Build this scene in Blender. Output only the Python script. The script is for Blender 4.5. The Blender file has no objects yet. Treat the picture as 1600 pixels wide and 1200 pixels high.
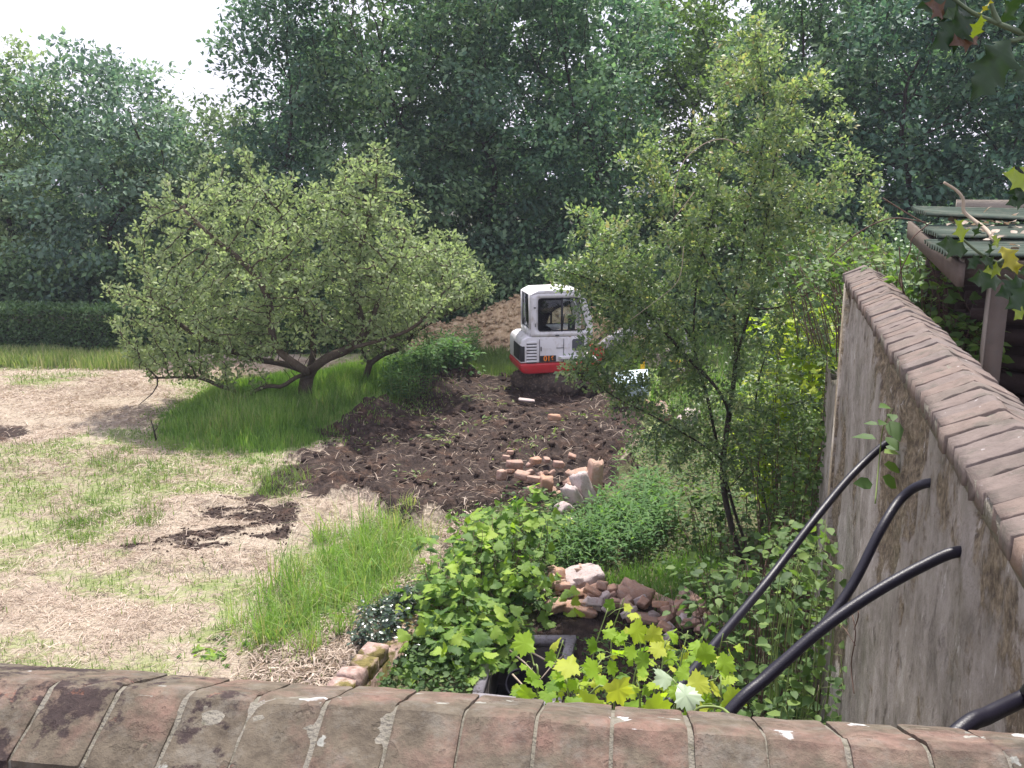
import bpy, bmesh, math, random
import numpy as np
from mathutils import Vector, Matrix

random.seed(7)
SC = bpy.context.scene
COL = SC.collection
R = math.radians

# ------------------------------------------------------------------ camera
CAM_H = 4.9
PITCH = R(12.5)
FPX = 1443.0
cam_d = bpy.data.cameras.new('camera')
cam = bpy.data.objects.new('camera', cam_d); COL.objects.link(cam)
cam.location = (0, 0, CAM_H)
cam.rotation_euler = (R(90) - PITCH, 0, 0)
cam_d.sensor_width = 36.0
cam_d.lens = 36.0 * FPX / 1600.0
cam_d.clip_start = 0.05
cam_d.clip_end = 2000
SC.camera = cam

# ------------------------------------------------------------------ light
SUN_EL, SUN_AZ = R(63), R(14)          # azimuth from +Y (ahead) towards +X
world = bpy.data.worlds.new('World'); SC.world = world
world.use_nodes = True
wn = world.node_tree; wn.nodes.clear()
_o = wn.nodes.new('ShaderNodeOutputWorld')
_b = wn.nodes.new('ShaderNodeBackground')
_sky = wn.nodes.new('ShaderNodeTexSky'); _sky.sky_type = 'NISHITA'; _sky.sun_disc = False
_sky.sun_elevation = SUN_EL; _sky.sun_rotation = SUN_AZ
_sky.dust_density = 3.0; _sky.air_density = 1.0
_mx = wn.nodes.new('ShaderNodeMix'); _mx.data_type = 'RGBA'
_tc = wn.nodes.new('ShaderNodeTexCoord')
_nz = wn.nodes.new('ShaderNodeTexNoise'); _nz.inputs['Scale'].default_value = 2.2; _nz.inputs['Detail'].default_value = 5
_mr = wn.nodes.new('ShaderNodeMapRange')
_mr.inputs['From Min'].default_value = .3; _mr.inputs['From Max'].default_value = .6
_mr.inputs['To Min'].default_value = .62; _mr.inputs['To Max'].default_value = .95
wn.links.new(_tc.outputs['Generated'], _nz.inputs['Vector'])
wn.links.new(_nz.outputs['Fac'], _mr.inputs['Value'])
wn.links.new(_mr.outputs['Result'], _mx.inputs['Factor'])
wn.links.new(_sky.outputs['Color'], _mx.inputs['A'])
_mx.inputs['B'].default_value = (9.7, 9.5, 11.2, 1)      # thin bright cloud over the sky
wn.links.new(_mx.outputs['Result'], _b.inputs['Color'])
_b.inputs['Strength'].default_value = 0.088
wn.links.new(_b.outputs['Background'], _o.inputs['Surface'])

sun_d = bpy.data.lights.new('sun', 'SUN'); sun_d.energy = 4.8; sun_d.angle = R(2)
sun_d.color = (1.0, .95, .87)
sun = bpy.data.objects.new('sun', sun_d); COL.objects.link(sun)
_sd = Vector((math.sin(SUN_AZ) * math.cos(SUN_EL), math.cos(SUN_AZ) * math.cos(SUN_EL), math.sin(SUN_EL)))
sun.rotation_euler = _sd.to_track_quat('Z', 'Y').to_euler()
SC.view_settings.view_transform = 'Standard'
SC.view_settings.look = 'None'
SC.view_settings.gamma = 1.0
SC.view_settings.use_curve_mapping = False
SC.view_settings.exposure = 0.8
VEIL_DENSITY = 0.0007  # density of the added flare veil
SC.render.engine = 'CYCLES'
SC.cycles.volume_bounces = 0
SC.cycles.max_bounces = 6
SC.cycles.transparent_max_bounces = 6
SC.cycles.diffuse_bounces = 3
SC.cycles.caustics_reflective = False
SC.cycles.caustics_refractive = False

# ------------------------------------------------------------------ measuring helpers
_cp, _sp = math.cos(PITCH), math.sin(PITCH)
def ray(x, y):
    u = (x - 800) / FPX; v = (600 - y) / FPX
    return np.array([u, _cp + v * _sp, -_sp + v * _cp])
def G(x, y, z=0.0):
    d = ray(x, y); return np.array([0, 0, CAM_H]) + d * ((z - CAM_H) / d[2])
def P(x, y, Y):
    d = ray(x, y); return np.array([0, 0, CAM_H]) + d * (Y / d[1])
def poly(pts, z=0.0):
    return np.array([G(x, y, z)[:2] for x, y in pts])

# ------------------------------------------------------------------ noise
def _hash(ix, iy, seed):
    h = (ix.astype(np.int64) * 374761393 + iy.astype(np.int64) * 668265263 + seed * 1442695041) & 0xFFFFFFFF
    h = ((h ^ (h >> 13)) * 1274126177) & 0xFFFFFFFF
    h = h ^ (h >> 16)
    return (h & 0xFFFF) / 65535.0
def vnoise(x, y, seed=0):
    x = np.asarray(x, float); y = np.asarray(y, float)
    ix = np.floor(x); iy = np.floor(y); fx = x - ix; fy = y - iy
    fx = fx * fx * (3 - 2 * fx); fy = fy * fy * (3 - 2 * fy)
    a = _hash(ix, iy, seed); b = _hash(ix + 1, iy, seed); c = _hash(ix, iy + 1, seed); d = _hash(ix + 1, iy + 1, seed)
    return (a * (1 - fx) + b * fx) * (1 - fy) + (c * (1 - fx) + d * fx) * fy
def fbm(x, y, seed=0, oct=4):
    s = 0; amp = .5; tot = 0
    for k in range(oct):
        s = s + amp * vnoise(np.asarray(x) * 2 ** k, np.asarray(y) * 2 ** k, seed + k * 17); tot += amp; amp *= .5
    return s / tot
def sdist(px, py, pg):
    """signed distance to a polygon, positive inside"""
    px = np.asarray(px, float); py = np.asarray(py, float)
    d = np.full(px.shape, 1e9); ins = np.zeros(px.shape, bool)
    n = len(pg)
    for i in range(n):
        ax, ay = pg[i]; bx, by = pg[(i + 1) % n]
        ex, ey = bx - ax, by - ay
        t = np.clip(((px - ax) * ex + (py - ay) * ey) / (ex * ex + ey * ey + 1e-12), 0, 1)
        d = np.minimum(d, np.hypot(px - ax - t * ex, py - ay - t * ey))
        c = (ay > py) != (by > py)
        with np.errstate(divide='ignore', invalid='ignore'):
            xi = (bx - ax) * (py - ay) / (by - ay + 1e-12) + ax
        ins ^= c & (px < xi)
    return np.where(ins, d, -d)
def sstep(a, b, x):
    t = np.clip((np.asarray(x) - a) / (b - a), 0, 1); return t * t * (3 - 2 * t)

# ------------------------------------------------------------------ object helpers
ORIGIN = {}
def tag(o, label=None, cat=None, group=None, kind=None):
    if label: o['label'] = label
    if cat: o['category'] = cat
    if group: o['group'] = group
    if kind: o['kind'] = kind
    return o
def thing(name, label, cat, loc=(0, 0, 0), rotz=0.0, group=None):
    o = bpy.data.objects.new(name, None); COL.objects.link(o)
    o.location = loc; o.rotation_euler = (0, 0, rotz); o.empty_display_size = .2
    ORIGIN[o] = np.array(loc, float)
    return tag(o, label, cat, group)
def np_mesh(name, V, F, mat=None, smooth=False, attrs=None):
    """F: array (m,k) or list of such arrays or a list of mixed index lists"""
    me = bpy.data.meshes.new(name)
    V = np.asarray(V, np.float32)
    if isinstance(F, np.ndarray): F = [F]
    if len(F) and not isinstance(F[0], np.ndarray):
        tot = np.array([len(f) for f in F], np.int32)
        idx = np.fromiter((i for f in F for i in f), np.int32)
    else:
        tot = np.concatenate([np.full(len(f), f.shape[1], np.int32) for f in F])
        idx = np.concatenate([f.reshape(-1) for f in F]).astype(np.int32)
    st = np.concatenate([[0], np.cumsum(tot)[:-1]]).astype(np.int32)
    me.vertices.add(len(V)); me.vertices.foreach_set('co', V.reshape(-1))
    me.loops.add(len(idx)); me.loops.foreach_set('vertex_index', idx)
    me.polygons.add(len(tot)); me.polygons.foreach_set('loop_start', st)
    if smooth: me.polygons.foreach_set('use_smooth', np.ones(len(tot), bool))
    me.update(calc_edges=True)
    if smooth == 2: me.set_sharp_from_angle(angle=R(16))
    for k, a in (attrs or {}).items():
        at = me.attributes.new(k, 'FLOAT', 'POINT'); at.data.foreach_set('value', np.asarray(a, np.float32))
    if mat: me.materials.append(mat)
    return me
def build(name, V, F, mat=None, parent=None, smooth=False, attrs=None, local=False):
    V = np.asarray(V, float)
    org = ORIGIN.get(parent, np.zeros(3)) if parent is not None else np.zeros(3)
    if not local and parent is not None: V = V - org
    me = np_mesh(name, V, F, mat, smooth, attrs)
    o = bpy.data.objects.new(name, me); COL.objects.link(o)
    if parent is not None: o.parent = parent
    ORIGIN[o] = org
    return o
class MB:
    def __init__(s): s.V = []; s.F = []; s.n = 0
    def add(s, V, F):
        V = np.asarray(V, float); s.V.append(V); s.F += [[i + s.n for i in f] for f in F]; s.n += len(V); return s
    def box(s, c, d, rot=None):
        v = np.array([[x, y, z] for x in (-.5, .5) for y in (-.5, .5) for z in (-.5, .5)]) * np.array(d)
        if rot is not None: v = v @ np.array(rot).T
        return s.add(v + np.array(c), [[0, 1, 3, 2], [4, 6, 7, 5], [0, 4, 5, 1], [2, 3, 7, 6], [0, 2, 6, 4], [1, 5, 7, 3]])
    def prism(s, prof, y0, y1):
        """profile in x,z (counter-clockwise seen from -y) swept along y"""
        n = len(prof)
        v = [(x, y0, z) for x, z in prof] + [(x, y1, z) for x, z in prof]
        f = [list(range(n)), list(range(2 * n - 1, n - 1, -1))] + [[i, n + i, n + (i + 1) % n, (i + 1) % n] for i in range(n)]
        return s.add(v, f)
    def tube(s, pts, r, n=8):
        V, F = tube(np.array(pts, float), r, n); return s.add(V, [list(f) for f in F])
    def cyl(s, a, b, r, n=16):
        a = np.array(a, float); b = np.array(b, float)
        V, F = tube(np.array([a, b]), r, n); m = len(V)
        return s.add(V, [list(f) for f in F])
    def build(s, name, mat, parent=None, smooth=False, bevel=0, seg=2, local=True):
        o = build(name, np.concatenate(s.V), s.F, mat, parent, smooth, None, local)
        if bevel:
            md = o.modifiers.new('bevel', 'BEVEL'); md.width = bevel; md.segments = seg; md.limit_method = 'ANGLE'; md.angle_limit = R(35)
        return o
def frames(pts):
    pts = np.asarray(pts, float); n = len(pts)
    t = np.zeros((n, 3)); t[1:-1] = pts[2:] - pts[:-2]; t[0] = pts[1] - pts[0]; t[-1] = pts[-1] - pts[-2]
    t /= np.linalg.norm(t, axis=1)[:, None] + 1e-12
    u = np.zeros((n, 3))
    a = np.array([0, 0, 1.]) if abs(t[0][2]) < .9 else np.array([1., 0, 0])
    u[0] = np.cross(t[0], a); u[0] /= np.linalg.norm(u[0])
    for i in range(1, n):
        w = u[i - 1] - t[i] * np.dot(u[i - 1], t[i]); u[i] = w / (np.linalg.norm(w) + 1e-12)
    return t, u, np.cross(t, u)
def tube(pts, r, n=6, cap=True):
    pts = np.asarray(pts, float); m = len(pts)
    r = np.broadcast_to(np.asarray(r, float), (m,))
    t, u, v = frames(pts)
    a = np.arange(n) * 2 * math.pi / n
    V = pts[:, None] + r[:, None, None] * (np.cos(a)[None, :, None] * u[:, None] + np.sin(a)[None, :, None] * v[:, None])
    V = V.reshape(-1, 3)
    F = []
    for i in range(m - 1):
        for k in range(n):
            F.append((i * n + k, i * n + (k + 1) % n, (i + 1) * n + (k + 1) % n, (i + 1) * n + k))
    if cap:
        F.append(tuple(range(n - 1, -1, -1))); F.append(tuple((m - 1) * n + k for k in range(n)))
    return V, F
def smooth_path(pts, sub=6):
    pts = np.asarray(pts, float); out = []
    q = np.vstack([2 * pts[0] - pts[1], pts, 2 * pts[-1] - pts[-2]])
    for i in range(1, len(q) - 2):
        for k in range(sub):
            t = k / sub
            out.append(.5 * ((2 * q[i]) + (-q[i - 1] + q[i + 1]) * t + (2 * q[i - 1] - 5 * q[i] + 4 * q[i + 1] - q[i + 2]) * t * t + (-q[i - 1] + 3 * q[i] - 3 * q[i + 1] + q[i + 2]) * t ** 3))
    out.append(pts[-1]); return np.array(out)
def resample(pts, step):
    pts = np.asarray(pts, float); d = np.concatenate([[0], np.cumsum(np.linalg.norm(np.diff(pts, axis=0), axis=1))])
    n = max(2, int(d[-1] / step) + 1); s = np.linspace(0, d[-1], n)
    return np.stack([np.interp(s, d, pts[:, k]) for k in range(3)], 1)

# ------------------------------------------------------------------ materials
def nd(nt, typ, ins=None, **props):
    n = nt.nodes.new('ShaderNode' + typ)
    for k, v in props.items(): setattr(n, k, v)
    for k, v in (ins or {}).items():
        s = n.inputs[k]
        if isinstance(v, bpy.types.NodeSocket): nt.links.new(v, s)
        else: s.default_value = v if not (isinstance(v, tuple) and len(v) == 3 and s.type == 'RGBA') else (*v, 1)
    return n
def mat(name):
    m = bpy.data.materials.new(name); m.use_nodes = True; m.node_tree.nodes.clear()
    nt = m.node_tree; out = nd(nt, 'OutputMaterial')
    return m, nt, out
def ramp(nt, fac, stops, interp='LINEAR'):
    r = nd(nt, 'ValToRGB', {'Fac': fac}); cr = r.color_ramp; cr.interpolation = interp
    while len(cr.elements) < len(stops): cr.elements.new(.5)
    for e, (p, c) in zip(cr.elements, stops):
        e.position = p; e.color = (*c, 1) if len(c) == 3 else c
    return r.outputs['Color']
def mixc(nt, f, a, b, blend='MIX'):
    n = nd(nt, 'Mix', data_type='RGBA', blend_type=blend)
    for k, v in (('Factor', f), ('A', a), ('B', b)):
        s = n.inputs[k] if k == 'Factor' else [i for i in n.inputs if i.name == k and i.type == 'RGBA'][0]
        if isinstance(v, bpy.types.NodeSocket): nt.links.new(v, s)
        else: s.default_value = v if k == 'Factor' else (*v, 1)
    return [o for o in n.outputs if o.type == 'RGBA'][0]
def noise(nt, scale, vec=None, detail=4, rough=.55, dim='3D'):
    i = {'Scale': scale, 'Detail': detail, 'Roughness': rough}
    if vec is not None: i['Vector'] = vec
    return nd(nt, 'TexNoise', i).outputs['Fac']
def pos(nt, scale=None):
    p = nd(nt, 'NewGeometry').outputs['Position']
    if scale is None: return p
    return nd(nt, 'Mapping', {'Vector': p, 'Scale': scale}).outputs['Vector']
def mrange(nt, v, a, b, c=0., d=1.):
    return nd(nt, 'MapRange', {'Value': v, 'From Min': a, 'From Max': b, 'To Min': c, 'To Max': d}).outputs['Result']
def attr(nt, name): return nd(nt, 'Attribute', attribute_name=name).outputs['Fac']
def bump(nt, h, strength=.5, dist=.02):
    return nd(nt, 'Bump', {'Height': h, 'Strength': strength, 'Distance': dist}).outputs['Normal']
def principled(nt, out, col, rough=.8, normal=None, metal=0., spec=.4):
    i = {'Base Color': col, 'Roughness': rough, 'Metallic': metal, 'Specular IOR Level': spec}
    if normal is not None: i['Normal'] = normal
    b = nd(nt, 'BsdfPrincipled', i); nt.links.new(b.outputs['BSDF'], out.inputs['Surface']); return b
def leaf_mat(name, stops, trans=.35, rough=.45, spec=.4, tboost=(1.25, 1.35, .6), patch=0.0):
    m, nt, out = mat(name)
    c = ramp(nt, attr(nt, 'tint'), stops)
    if patch:
        n = noise(nt, 1.1, pos(nt), 2)
        c = mixc(nt, mrange(nt, n, .35, .65, 0, patch), c, mixc(nt, 1.0, c, (.82, 1.0, 1.12), 'MULTIPLY'))
    if patch:
        orr = nd(nt, 'ObjectInfo').outputs['Random']
        c = mixc(nt, 1.0, c, ramp(nt, orr, [(0, (.85, .95, 1.1)), (.35, (1.0, 1.0, 1.0)), (.7, (1.3, 1.22, .95)), (1, (.95, 1.08, 1.02))]), 'MULTIPLY')
    b = nd(nt, 'BsdfPrincipled', {'Base Color': c, 'Roughness': rough, 'Specular IOR Level': spec})
    t = nd(nt, 'BsdfTranslucent', {'Color': mixc(nt, 1.0, c, tboost, 'MULTIPLY')})
    s = nd(nt, 'MixShader', {'Fac': trans}); nt.links.new(b.outputs['BSDF'], s.inputs[1]); nt.links.new(t.outputs['BSDF'], s.inputs[2])
    nt.links.new(s.outputs['Shader'], out.inputs['Surface']); return m
def plain(name, col, rough=.6, spec=.4, metal=0., var=.15, scale=6., bumpv=0., dirt=None):
    m, nt, out = mat(name)
    n = noise(nt, scale, pos(nt), 5)
    c = mixc(nt, n, tuple(x * (1 - var) for x in col), tuple(min(1, x * (1 + var)) for x in col))
    if dirt: c = mixc(nt, mrange(nt, noise(nt, scale * 2.3, pos(nt), 6), .52, .72, 0, dirt[1]), c, dirt[0])
    nb = bump(nt, noise(nt, scale * 8, pos(nt), 5), bumpv, .01) if bumpv else None
    principled(nt, out, c, rough, nb, metal, spec); return m

M = {}
M['bark'] = plain('bark', (.085, .065, .05), .9, .2, 0, .45, 14, .7, ((.13, .14, .09), .7))
M['bark_dark'] = plain('bark_dark', (.05, .042, .038), .9, .2, 0, .4, 10, .6)
M['twig_pale'] = plain('twig_pale', (.32, .26, .2), .8, .3, 0, .3, 20)
M['stem'] = plain('stem', (.16, .22, .06), .6, .4, 0, .3, 20)
M['stem_brown'] = plain('stem_brown', (.1, .06, .045), .75, .3, 0, .35, 20)
# leaves
M['wood_leaf'] = leaf_mat('wood_leaf', [(0, (.024, .06, .042)), (.5, (.1, .175, .105)), (1, (.25, .35, .2))], .36, .6, .3, (1.1, 1.2, .8), .6)
M['wood_leaf_left'] = leaf_mat('wood_leaf_left', [(0, (.05, .09, .062)), (.5, (.165, .23, .145)), (1, (.31, .38, .24))], .4, .6, .3, (1.1, 1.2, .8), .5)
M['wood_leaf_light'] = leaf_mat('wood_leaf_light', [(0, (.07, .12, .045)), (.5, (.1, .17, .06)), (1, (.17, .25, .1))], .4, .5, .4)
M['hedge_leaf'] = leaf_mat('hedge_leaf', [(0, (.045, .09, .04)), (.6, (.09, .17, .07)), (1, (.16, .25, .1))], .2, .5, .4)
M['apple_leaf'] = leaf_mat('apple_leaf', [(0, (.12, .17, .09)), (.45, (.28, .35, .185)), (.85, (.39, .46, .26)), (1, (.45, .44, .3))], .42, .65, .2, (1.1, 1.2, .75))
M['haw_leaf'] = leaf_mat('haw_leaf', [(0, (.085, .14, .085)), (.45, (.18, .25, .13)), (.72, (.32, .375, .17)), (.86, (.36, .31, .16)), (1, (.42, .25, .16))], .46, .45, .45, (1.15, 1.3, .7))
M['grass'] = leaf_mat('grass', [(0, (.075, .165, .035)), (.5, (.17, .3, .07)), (.85, (.28, .4, .13)), (1, (.38, .36, .2))], .4, .5, .3)
M['grass_pale'] = leaf_mat('grass_pale', [(0, (.12, .2, .06)), (.5, (.2, .28, .1)), (1, (.4, .38, .24))], .4, .6, .25)
M['straw'] = leaf_mat('straw', [(0, (.22, .165, .125)), (.5, (.43, .345, .28)), (1, (.62, .53, .45))], .25, .6, .3, (1.1, 1, .8))
M['nettle'] = leaf_mat('nettle', [(0, (.05, .12, .045)), (.6, (.11, .22, .075)), (1, (.19, .31, .11))], .42, .65, .25)
M['currant'] = leaf_mat('currant', [(0, (.055, .12, .035)), (.4, (.14, .25, .055)), (.75, (.27, .4, .06)), (1, (.36, .48, .08))], .48, .6, .3)
M['bramble'] = leaf_mat('bramble', [(0, (.05, .1, .035)), (.6, (.11, .19, .055)), (1, (.21, .3, .08))], .44, .6, .3)
M['ivy'] = leaf_mat('ivy', [(0, (.012, .032, .018)), (.6, (.025, .055, .03)), (1, (.05, .085, .045))], .12, .28, .6)
M['vine'] = leaf_mat('vine', [(0, (.09, .19, .03)), (.5, (.26, .41, .04)), (.85, (.42, .52, .06)), (1, (.5, .47, .1))], .55, .6, .25, (1.2, 1.25, .5))
M['vine_white'] = leaf_mat('vine_white', [(0, (.3, .38, .25)), (1, (.45, .55, .4))], .3, .3, .5)
M['sapling'] = leaf_mat('sapling', [(0, (.18, .27, .035)), (.5, (.34, .45, .045)), (1, (.55, .58, .06))], .5, .5, .35)
M['holly'] = leaf_mat('holly', [(0, (.014, .034, .016)), (.55, (.03, .06, .022)), (.8, (.2, .26, .03)), (.93, (.36, .34, .03)), (1, (.07, .035, .02))], .2, .38, .3)

# ------------------------------------------------------------------ leaf templates (x across, y along, z normal)
def T(v, f): return np.array(v, float), np.array(f, np.int64)
RHOMB = T([(0, 0, 0), (.3, .45, .07), (0, 1, -.06), (-.3, .45, .07)], [(0, 1, 2), (0, 2, 3)])
OVAL = T([(0, 0, 0), (0, .35, 0), (0, .7, -.02), (0, 1, -.1), (.27, .24, .06), (.29, .6, .05), (-.27, .24, .06), (-.29, .6, .05)],
         [(0, 4, 1), (1, 4, 5), (1, 5, 2), (2, 5, 3), (0, 1, 6), (1, 7, 6), (1, 2, 7), (2, 3, 7)])
LANCE = T([(0, 0, 0), (0, .45, .0), (0, 1, -.12), (.13, .3, .04), (.1, .65, .03), (-.13, .3, .04), (-.1, .65, .03)],
          [(0, 3, 1), (1, 3, 4), (1, 4, 2), (0, 1, 5), (1, 6, 5), (1, 2, 6)])
def lobed(seed, nl=5, serr=.1, depth=.35):
    rng = np.random.default_rng(seed); pts = []
    n = 30
    for i in range(n + 1):
        a = -2.55 + 5.1 * i / n                    # angle from the tip, leaving a gap at the stalk
        gap = 5.1 / (nl - .15)
        r = .5 * (1 - depth * (.5 - .5 * math.cos(2 * math.pi * a / gap))) * (1 - .16 * abs(a) / 2.55)
        r *= 1 + serr * (1 if i % 2 else -1) + rng.uniform(-.05, .05)
        pts.append((r * math.sin(a), .42 + r * math.cos(a), .05 * math.cos(3 * a) - .22 * r * r + rng.uniform(-.02, .02)))
    V = [(0, .12, 0), (0, .42, .03)] + pts
    F = [(1, 2 + i + 1, 2 + i) for i in range(n)] + [(1, 2, 0), (1, 0, 2 + n)]
    V = np.array(V); V[:, 1] -= .12
    V[:, 2] += rng.uniform(-.9, .5) * V[:, 0] ** 2 - rng.uniform(0, .45) * np.maximum(V[:, 1] - .3, 0) ** 2 + rng.uniform(-.25, .25) * V[:, 0] * V[:, 1] + np.abs(V[:, 0]) * .12
    return V, np.array(F)
LOBED = [lobed(s, 5, .1, .2 + .02 * s) for s in range(7)]
CURR = [lobed(20 + s, 3, .1, .3) for s in range(4)]
def holly_t(seed):
    rng = np.random.default_rng(seed); nseg = 12; V = []; F = []
    for i in range(nseg + 1):
        t = i / nseg
        V.append((0, t, -.12 * t * t + .02))
    def side(s):
        out = []
        for i in range(nseg + 1):
            t = i / nseg
            w = .27 * math.sin(math.pi * min(1, t * .96 + .04)) ** .6
            sp = (i % 3 == 1)
            w2 = w * (1.35 if sp else (.78 if i % 3 == 2 else .86))
            z = .1 * (1 if (i // 3) % 2 else -1) * (1.6 if sp else .3) * (.6 + .4 * rng.random())
            out.append((s * w2, t + (.05 if sp else 0), -.12 * t * t + z + .03))
        out[0] = (0, 0, .02); out[-1] = (0, 1.06, -.14)
        return out
    V += side(1) + side(-1); n = nseg + 1
    for i in range(nseg):
        F += [(i, n + i, n + i + 1), (i, n + i + 1, i + 1), (i, 2 * n + i + 1, 2 * n + i), (i, i + 1, 2 * n + i + 1)]
    return np.array(V), np.array(F)
HOLLY = [holly_t(s) for s in range(3)]

def unit(a): return a / (np.linalg.norm(a, axis=-1, keepdims=True) + 1e-12)
def basis(d, n):
    d = unit(d); x = unit(np.cross(d, n)); return x, d, np.cross(x, d)
def leaf_batch(p, d, n, size, tmpl):
    tv, tf = tmpl; N = len(p)
    x, y, z = basis(d, n)
    size = np.broadcast_to(size, (N,))
    V = p[:, None] + size[:, None, None] * (tv[None, :, 0, None] * x[:, None] + tv[None, :, 1, None] * y[:, None] + tv[None, :, 2, None] * z[:, None])
    F = tf[None] + (np.arange(N) * len(tv))[:, None, None]
    return V.reshape(-1, 3), F.reshape(-1, tf.shape[1]), len(tv)
def foliage(name, p, d, n, size, tmpl, tint, m, parent=None, kind=None):
    if len(p) == 0: return None
    V, F, k = leaf_batch(p, d, n, size, tmpl)
    o = build(name, V, F, m, parent, False, {'tint': np.repeat(tint, k)})
    if kind: o['kind'] = kind
    return o
def leaf_meshes(name, tmpls, m, tints=(.1, .3, .5, .7, .9)):
    return [[np_mesh(name, tv, tf, m, False, {'tint': np.full(len(tv), t)}) for t in tints] for tv, tf in tmpls]
def leaf_parts(parent, p, d, n, size, meshes, tint, name='leaf'):
    org = ORIGIN.get(parent, np.zeros(3)); x, y, z = basis(d, n); size = np.broadcast_to(size, (len(p),))
    for i in range(len(p)):
        row = meshes[i % len(meshes)]
        o = bpy.data.objects.new(name, row[min(len(row) - 1, int(tint[i] * len(row)))])
        s = size[i]; q = p[i] - org
        o.matrix_basis = Matrix(((x[i][0] * s, y[i][0] * s, z[i][0] * s, q[0]), (x[i][1] * s, y[i][1] * s, z[i][1] * s, q[1]), (x[i][2] * s, y[i][2] * s, z[i][2] * s, q[2]), (0, 0, 0, 1)))
        o.parent = parent; COL.objects.link(o)
def leaves_mixed(parent, p, d, n, size, tmpl, tint, m, nparts, kindname='foliage'):
    """the leaves that show largest become parts, the rest one mass"""
    size = np.broadcast_to(size, (len(p),))
    dist = np.linalg.norm(p - np.array([0, 0, CAM_H]), axis=1) / size
    o = np.argsort(dist); a, b = o[:nparts], o[nparts:]
    if len(a): leaf_parts(parent, p[a], d[a], n[a], size[a], leaf_meshes('leaf', tmpl, m), tint[a])
    if len(b): foliage(kindname, p[b], d[b], n[b], size[b], tmpl[0], tint[b], m, parent, 'stuff')

# ------------------------------------------------------------------ tree growth (space colonisation)
class Tree:
    def __init__(s): s.p = []; s.par = []; s.seedr = []
    def limb(s, pts, start=-1, step=.18):
        """adds a hand-drawn limb, returns index of its last node"""
        q = resample(smooth_path(pts, 5), step)
        cur = start
        for i, v in enumerate(q):
            if i == 0 and start >= 0: continue
            s.p.append(v); s.par.append(cur); cur = len(s.p) - 1
        return cur
    def near(s, pt):
        return int(np.argmin(np.linalg.norm(np.array(s.p) - np.asarray(pt), axis=1)))
    def grow(s, A, step, infl, kill, iters, trop=(0, 0, .1), jit=.15, seed=0, maxn=9000):
        rng = np.random.default_rng(seed)
        p = list(s.p); par = list(s.par); trop = np.array(trop)
        A = np.asarray(A); P0 = np.array(p)
        nd_ = np.full(len(A), 1e9); ni = np.zeros(len(A), int)
        for c in range(0, len(P0), 400):
            D = np.linalg.norm(A[:, None] - P0[None, c:c + 400], axis=2); k = D.argmin(1); dm = D[np.arange(len(A)), k]
            u = dm < nd_; nd_[u] = dm[u]; ni[u] = k[u] + c
        alive = nd_ > kill
        for it in range(iters):
            m = alive & (nd_ < infl)
            if not m.any() or len(p) > maxn: break
            PP = np.array(p)
            dirs = unit(A[m] - PP[ni[m]])
            ids, inv = np.unique(ni[m], return_inverse=True)
            acc = np.zeros((len(ids), 3)); np.add.at(acc, inv, dirs)
            acc = unit(acc + 1e-6) + trop + rng.normal(0, jit, acc.shape)
            new = PP[ids] + unit(acc) * step
            base = len(p)
            p += list(new); par += list(ids)
            D = np.linalg.norm(A[:, None] - new[None], axis=2); k = D.argmin(1); dm = D[np.arange(len(A)), k]
            u = dm < nd_; nd_[u] = dm[u]; ni[u] = k[u] + base
            alive &= nd_ > kill
        s.p = p; s.par = [int(x) for x in par]
    def radii(s, tip=.006, e=2.3, rmax=None):
        n = len(s.p); acc = np.zeros(n); ch = np.zeros(n, int)
        for i in range(n - 1, -1, -1):
            if ch[i] == 0: acc[i] = tip ** e
            q = s.par[i]
            if q >= 0: acc[q] += acc[i]; ch[q] += 1
        r = acc ** (1 / e)
        if rmax: r *= min(1, rmax / r.max()) if r.max() > rmax else 1
        s.r = r; s.ch = ch; return r
    def chains(s):
        n = len(s.p); best = np.full(n, -1)
        kids = [[] for _ in range(n)]; roots = []
        for i in range(n):
            if s.par[i] >= 0: kids[s.par[i]].append(i)
            else: roots.append(i)
        out = []; stack = [(-1, r) for r in roots]
        while stack:
            pre, i = stack.pop(); c = [pre, i] if pre >= 0 else [i]
            while kids[i]:
                k = max(kids[i], key=lambda q: s.r[q])
                for q in kids[i]:
                    if q != k: stack.append((i, q))
                c.append(k); i = k
            out.append(c)
        return out
    def mesh(s, rmin=0., sides=(8, 5, 3), split=.03, keep=None):
        """returns two lists of (V,F): thick and thin"""
        P_ = np.array(s.p); big = MB(); small = MB()
        for c in s.chains():
            r = s.r[c].copy()
            if len(c) > 1 and r[0] > r[1] * 1.6: r[0] = r[1] * 1.25
            if len(c) < 2 or r[1:].max() < rmin: continue
            k = max(r[1:])
            n = sides[0] if k > split else (sides[1] if k > .012 else sides[2])
            V, F = tube(P_[c], r, n, cap=False)
            (big if k > split else small).add(V, F)
        return big, small
def tube_obj(mb, name, m, parent, kind=None):
    if not mb.V: return None
    o = build(name, np.concatenate(mb.V), mb.F, m, parent, True)
    if kind: o['kind'] = kind
    return o
def ell(rng, n, c, r, shell=0.):
    q = unit(rng.normal(size=(n, 3))) * (rng.random((n, 1)) ** (1 / 3 if shell == 0 else 1 / (3 + shell * 6)))
    return np.array(c) + q * np.array(r)

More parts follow.
